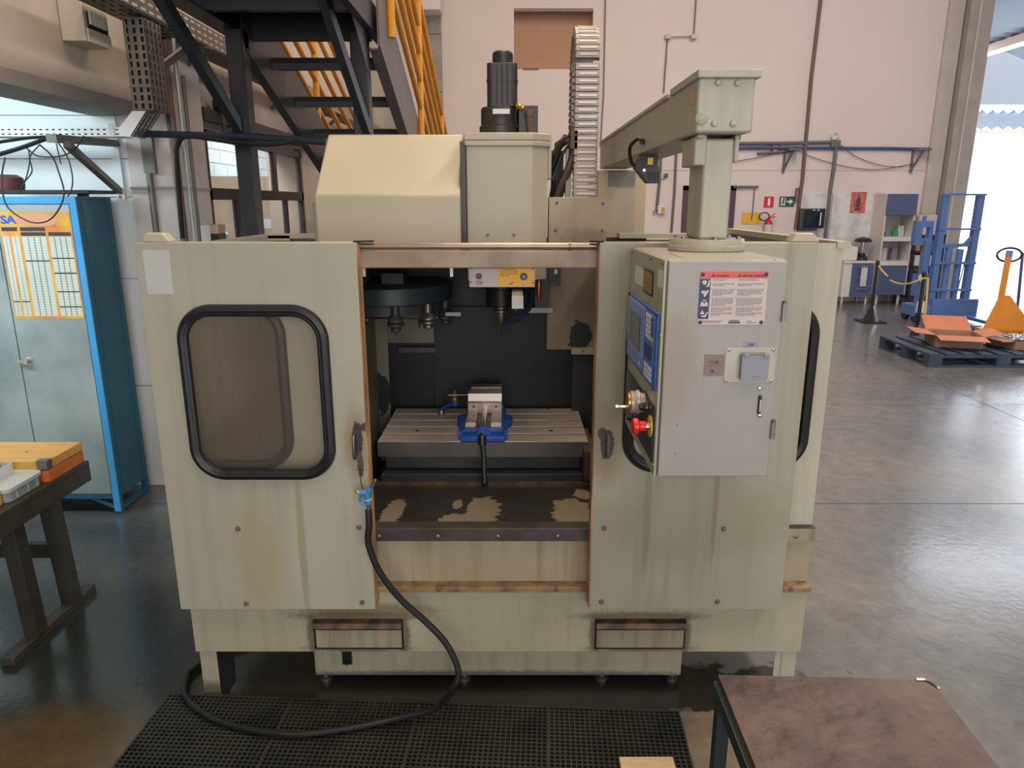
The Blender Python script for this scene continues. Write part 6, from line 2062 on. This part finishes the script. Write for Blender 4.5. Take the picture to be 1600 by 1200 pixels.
def carton(x, y, w, d, h, z, label, ang, flaps):
    o = thing('open_carton', label, 'carton', (x, y, z))
    m_ = MB().box(x - w / 2, x + w / 2, y - d / 2, y - d / 2 + .006, z, z + h).box(x - w / 2, x + w / 2, y + d / 2 - .006, y + d / 2, z, z + h).box(x - w / 2, x - w / 2 + .006, y - d / 2, y + d / 2, z, z + h).box(x + w / 2 - .006, x + w / 2, y - d / 2, y + d / 2, z, z + h).box(x - w / 2, x + w / 2, y - d / 2, y + d / 2, z, z + .006)
    m_.build('carton_body', mat('shaded_carton', '#9a7d6c', .7) if 'shaded_carton' not in MATS else MATS['shaded_carton'], o)
    for (ax, ay, dx, dy, up) in flaps:
        if ax:
            ex = x + ax * w / 2
            MB().prism([(ex, y - d / 2, z + h), (ex, y + d / 2, z + h), (ex + ax * dx, y + d / 2, z + h + up), (ex + ax * dx, y - d / 2, z + h + up)], (0, 0, .005)).build('carton_flap', card, o, smooth=False)
        else:
            ey = y + ay * d / 2
            MB().prism([(x - w / 2, ey, z + h), (x + w / 2, ey, z + h), (x + w / 2, ey + ay * dy, z + h + up), (x - w / 2, ey + ay * dy, z + h + up)], (0, 0, .005)).build('carton_flap', card, o, smooth=False)
    o.rotation_euler = (0, 0, ang)
    return o


cA = carton(4.82, 7.64, .46, .40, .13, .1445, 'open cardboard carton with splayed flaps at the left of the pallet', R(-16), ((1, 0, .18, 0, .04), (-1, 0, .20, 0, .02), (0, 1, 0, .26, .12), (0, -1, 0, .2, -.02)))
cB = carton(5.46, 7.56, .40, .38, .09, .1445, 'low cardboard carton with one long flap at the pallet middle', R(8), ((1, 0, .3, 0, .10), (-1, 0, .14, 0, .0)))
for k, (x0, y0_, w, d, z, a_, lb) in enumerate(((5.30, 7.98, .42, .24, .1445, .2, 'shiny metal sheet lying behind the cartons on the pallet'), (5.72, 7.98, .22, .3, .1445, -.1, 'pale metal sheet at the far right of the pallet'))):
    o = MB().box(x0 - w / 2, x0 + w / 2, y0_ - d / 2, y0_ + d / 2, z, z + .012).rot((x0, y0_, z), a_).build('metal_sheet', steel_bright if k == 0 else white_label, loc=(x0, y0_, z))
    tag(o, lb, 'sheet')
gm_ = thing('bolt_tray', 'shallow tray of small bright metal parts on the low carton', 'tray', (5.46, 7.56, .235))
MB().box(5.27, 5.65, 7.40, 7.72, .237, .245).build('tray_base', steel_dull, gm_)
tp = MB()
random.seed(9)
for k in range(40):
    x, y = 5.46 + random.uniform(-.15, .15), 7.56 + random.uniform(-.13, .13)
    tp.ball((x, y, .252), random.uniform(.008, .016), 6)
tp.build('metal_parts', steel_bright, gm_, kind='stuff')
wl2 = MB().box(5.42, 5.62, 7.02, 7.12, 0, .03).build('wood_offcut', wood_pale, loc=(5.5, 7.07, 0))
tag(wl2, 'short pale wood offcut on the floor before the pallet', 'offcut')

# ================================================================ orange pallet truck
pj = thing('pallet_truck', 'orange pallet truck with triangular frame and loop handle at the right edge', 'pallet truck', (6.35, 8.9, 0))
jx, jy = AY(1571, 480, 8.9).x, 8.9
zap = AY(1569, 462, 8.9).z
zb5 = AY(1569, 512, 8.9).z
MB().prism([(jx - .31, jy - .12, zb5), (jx + .34, jy - .12, zb5), (jx + .05, jy + .02, zap), (jx - .07, jy + .02, zap)], (0, .03, 0)).build('frame_plate', orange_paint, pj, bevel=.004)
MB().box(jx - .31, jx + .34, jy - .16, jy + .05, zb5 - .05, zb5).build('fork_head', orange_paint, pj, bevel=.004)
hl_ = AY(1585, 395, 8.95)
MB().bar((jx - .04, jy + .05, zap - .04), (hl_.x - .03, 9.0, hl_.z - .06), .07, .06).build('tiller', orange_paint, pj)
MB().bar((hl_.x - .033, 8.995, hl_.z - .10), (hl_.x - .012, 9.02, hl_.z + .02), .075, .05).build('tiller_head', stacker_blue, pj)
hd_ = []
for k in range(24):
    a = 2 * PI * k / 24
    hd_.append((hl_.x - .01 + .155 * math.cos(a), 9.02, hl_.z - .03 + .085 * math.sin(a)))
MB().tube(hd_, .014, 8, closed=True).build('loop_handle', black_rubber, pj)
for x in (jx - .26, jx + .12):
    MB().prism([(x, jy - 1.1, .075), (x + .16, jy - 1.1, .075), (x + .16, jy - .1, zb5 - .02), (x, jy - .1, zb5 - .02)], (0, 0, -.04)).build('fork', mat('fork_grey', '#6f7482', .5) if 'fork_grey' not in MATS else MATS['fork_grey'], pj)
MB().cyl((jx - .08, jy + .06, .09), (jx + .06, jy + .06, .09), .09, n=18).build('steer_wheel', black_rubber, pj)
MB().bar((jx, jy + .05, .09), (jx, jy + .03, zb5 + .02), .05, .05).build('wheel_stem', black_steel, pj)
for x in (jx - .22, jx + .16):
    MB().cyl((x, jy - 1.0, .038), (x + .07, jy - 1.0, .038), .038, n=14).build('fork_roller', black_rubber, pj)
pp2 = AY(1592, 460, 9.3)
brm = MB().cyl(AZ(1588, 500) , AY(1598, 395, 10.0), .02, n=8).build('broom_pole', mat('slate_pole', '#5a6390', .5), loc=(6.9, 9.8, 0))
tag(brm, 'slate blue pole leaning behind the orange pallet truck', 'pole')

# ================================================================ outside: canopy roofs and gable seen through the gateway
def corr(name, x0, x1, yA, zA, yB, zB, along, n, amp, m, parent):
    """corrugated sheet between (yA,zA) and (yB,zB); ribs run along y"""
    vs, fs = [], []
    for i in range(n + 1):
        x = x0 + (x1 - x0) * i / n
        o = amp * math.cos(i * PI / 2)
        vs += [(x, yA, zA + o), (x, yB, zB + o), (x, yA, zA + o + .01), (x, yB, zB + o + .01)]
    for i in range(n):
        a, b = i * 4, i * 4 + 4
        fs += [(a, b, b + 1, a + 1), (a + 2, a + 3, b + 3, b + 2)]
    return MB().add(vs, fs).build(name, m, parent, smooth=False, fix=False)


ca2 = thing('gate_canopy', 'corrugated metal canopy roof on brown steel beams outside the gateway', 'canopy', (10, 16, 0))
zbm = 4.85
fe_ = AZ(1535, 80, zbm)
xb_m, yfar = fe_.x, fe_.y
slp = (AY(1600, 108, yfar).z - zbm) / (AY(1600, 108, yfar).x - xb_m)


def sheet(xA, zA, xB, zB, name):
    vs, fs = [], []
    n = 44
    for i in range(n + 1):
        y = 12.6 + (yfar - 12.6) * i / n
        o = .035 * math.cos(i * PI / 2)
        for x, z in ((xA, zA), (xB, zB)):
            vs += [(x, y, z + .12 + o), (x, y, z + .135 + o)]
    for i in range(n):
        a, b = i * 4, i * 4 + 4
        fs += [(a, a + 2, b + 2, b), (a + 1, b + 1, b + 3, a + 3)]
    MB().add(vs, fs).build(name, corrugate, ca2, smooth=False, fix=False)


sheet(xb_m - 3.2, zbm + .10, xb_m, zbm, 'canopy_sheet')
sheet(xb_m, zbm, xb_m + 1.7, zbm + slp * 1.7, 'canopy_sheet')
MB().box(xb_m - .06, xb_m + .06, 12.6, yfar, zbm - .09, zbm + .08).build('canopy_beam', rust_beam, ca2)
MB().box(xb_m - .09, xb_m + .09, 12.6, yfar, zbm - .12, zbm - .09).build('beam_flange', white_lam, ca2)
MB().box(xb_m - .06, xb_m + .06, yfar - .12, yfar, -.03, zbm - .12).build('canopy_post', rust_beam, ca2)
gb0 = AY(1515, 85, 24)
gbz = AY(1550, 163, 24).z
gable = thing('far_gable', 'pale grey gable wall of the neighbouring building seen beyond the canopy', 'building', (14, 24, 0))
MB().box(gb0.x - 2, gb0.x + 4, 24, 24.3, gbz, gbz + 5.5).build('gable_wall', fascia, gable)
zz2, zz3 = gbz, AY(1550, 172, 24).z
MB().box(gb0.x - 2, gb0.x + 4, 23.9, 24.2, zz3, zz2 - .03).build('gutter', white_lam, gable)
zlow2 = AY(1550, 206, 22.6).z
vs, fs = [], []
n = 72
for i in range(n + 1):
    x = gb0.x - 2 + 6 * i / n
    o = .05 * math.cos(i * PI / 2)
    vs += [(x, 24, zz3 - .05 + o), (x, 22.6, zlow2 + .1 + o)]
for i in range(n):
    a, b = i * 2, i * 2 + 2
    fs.append((a, b, b + 1, a + 1))
MB().add(vs, fs).build('awning_sheet', corrugate, gable, smooth=False, fix=False)
MB().box(gb0.x - 2, gb0.x + 4, 22.55, 22.65, zlow2 - .06, zlow2 + .06).build('awning_beam', rust_beam, gable)
for x in (gb0.x - 1.9, gb0.x + 3.6):
    MB().box(x, x + .15, 22.5, 22.65, -.03, zlow2).build('awning_post', rust_beam, gable)
    MB().box(x, x + .3, 24, 24.3, -.03, gbz).build('gable_column', fascia, gable)
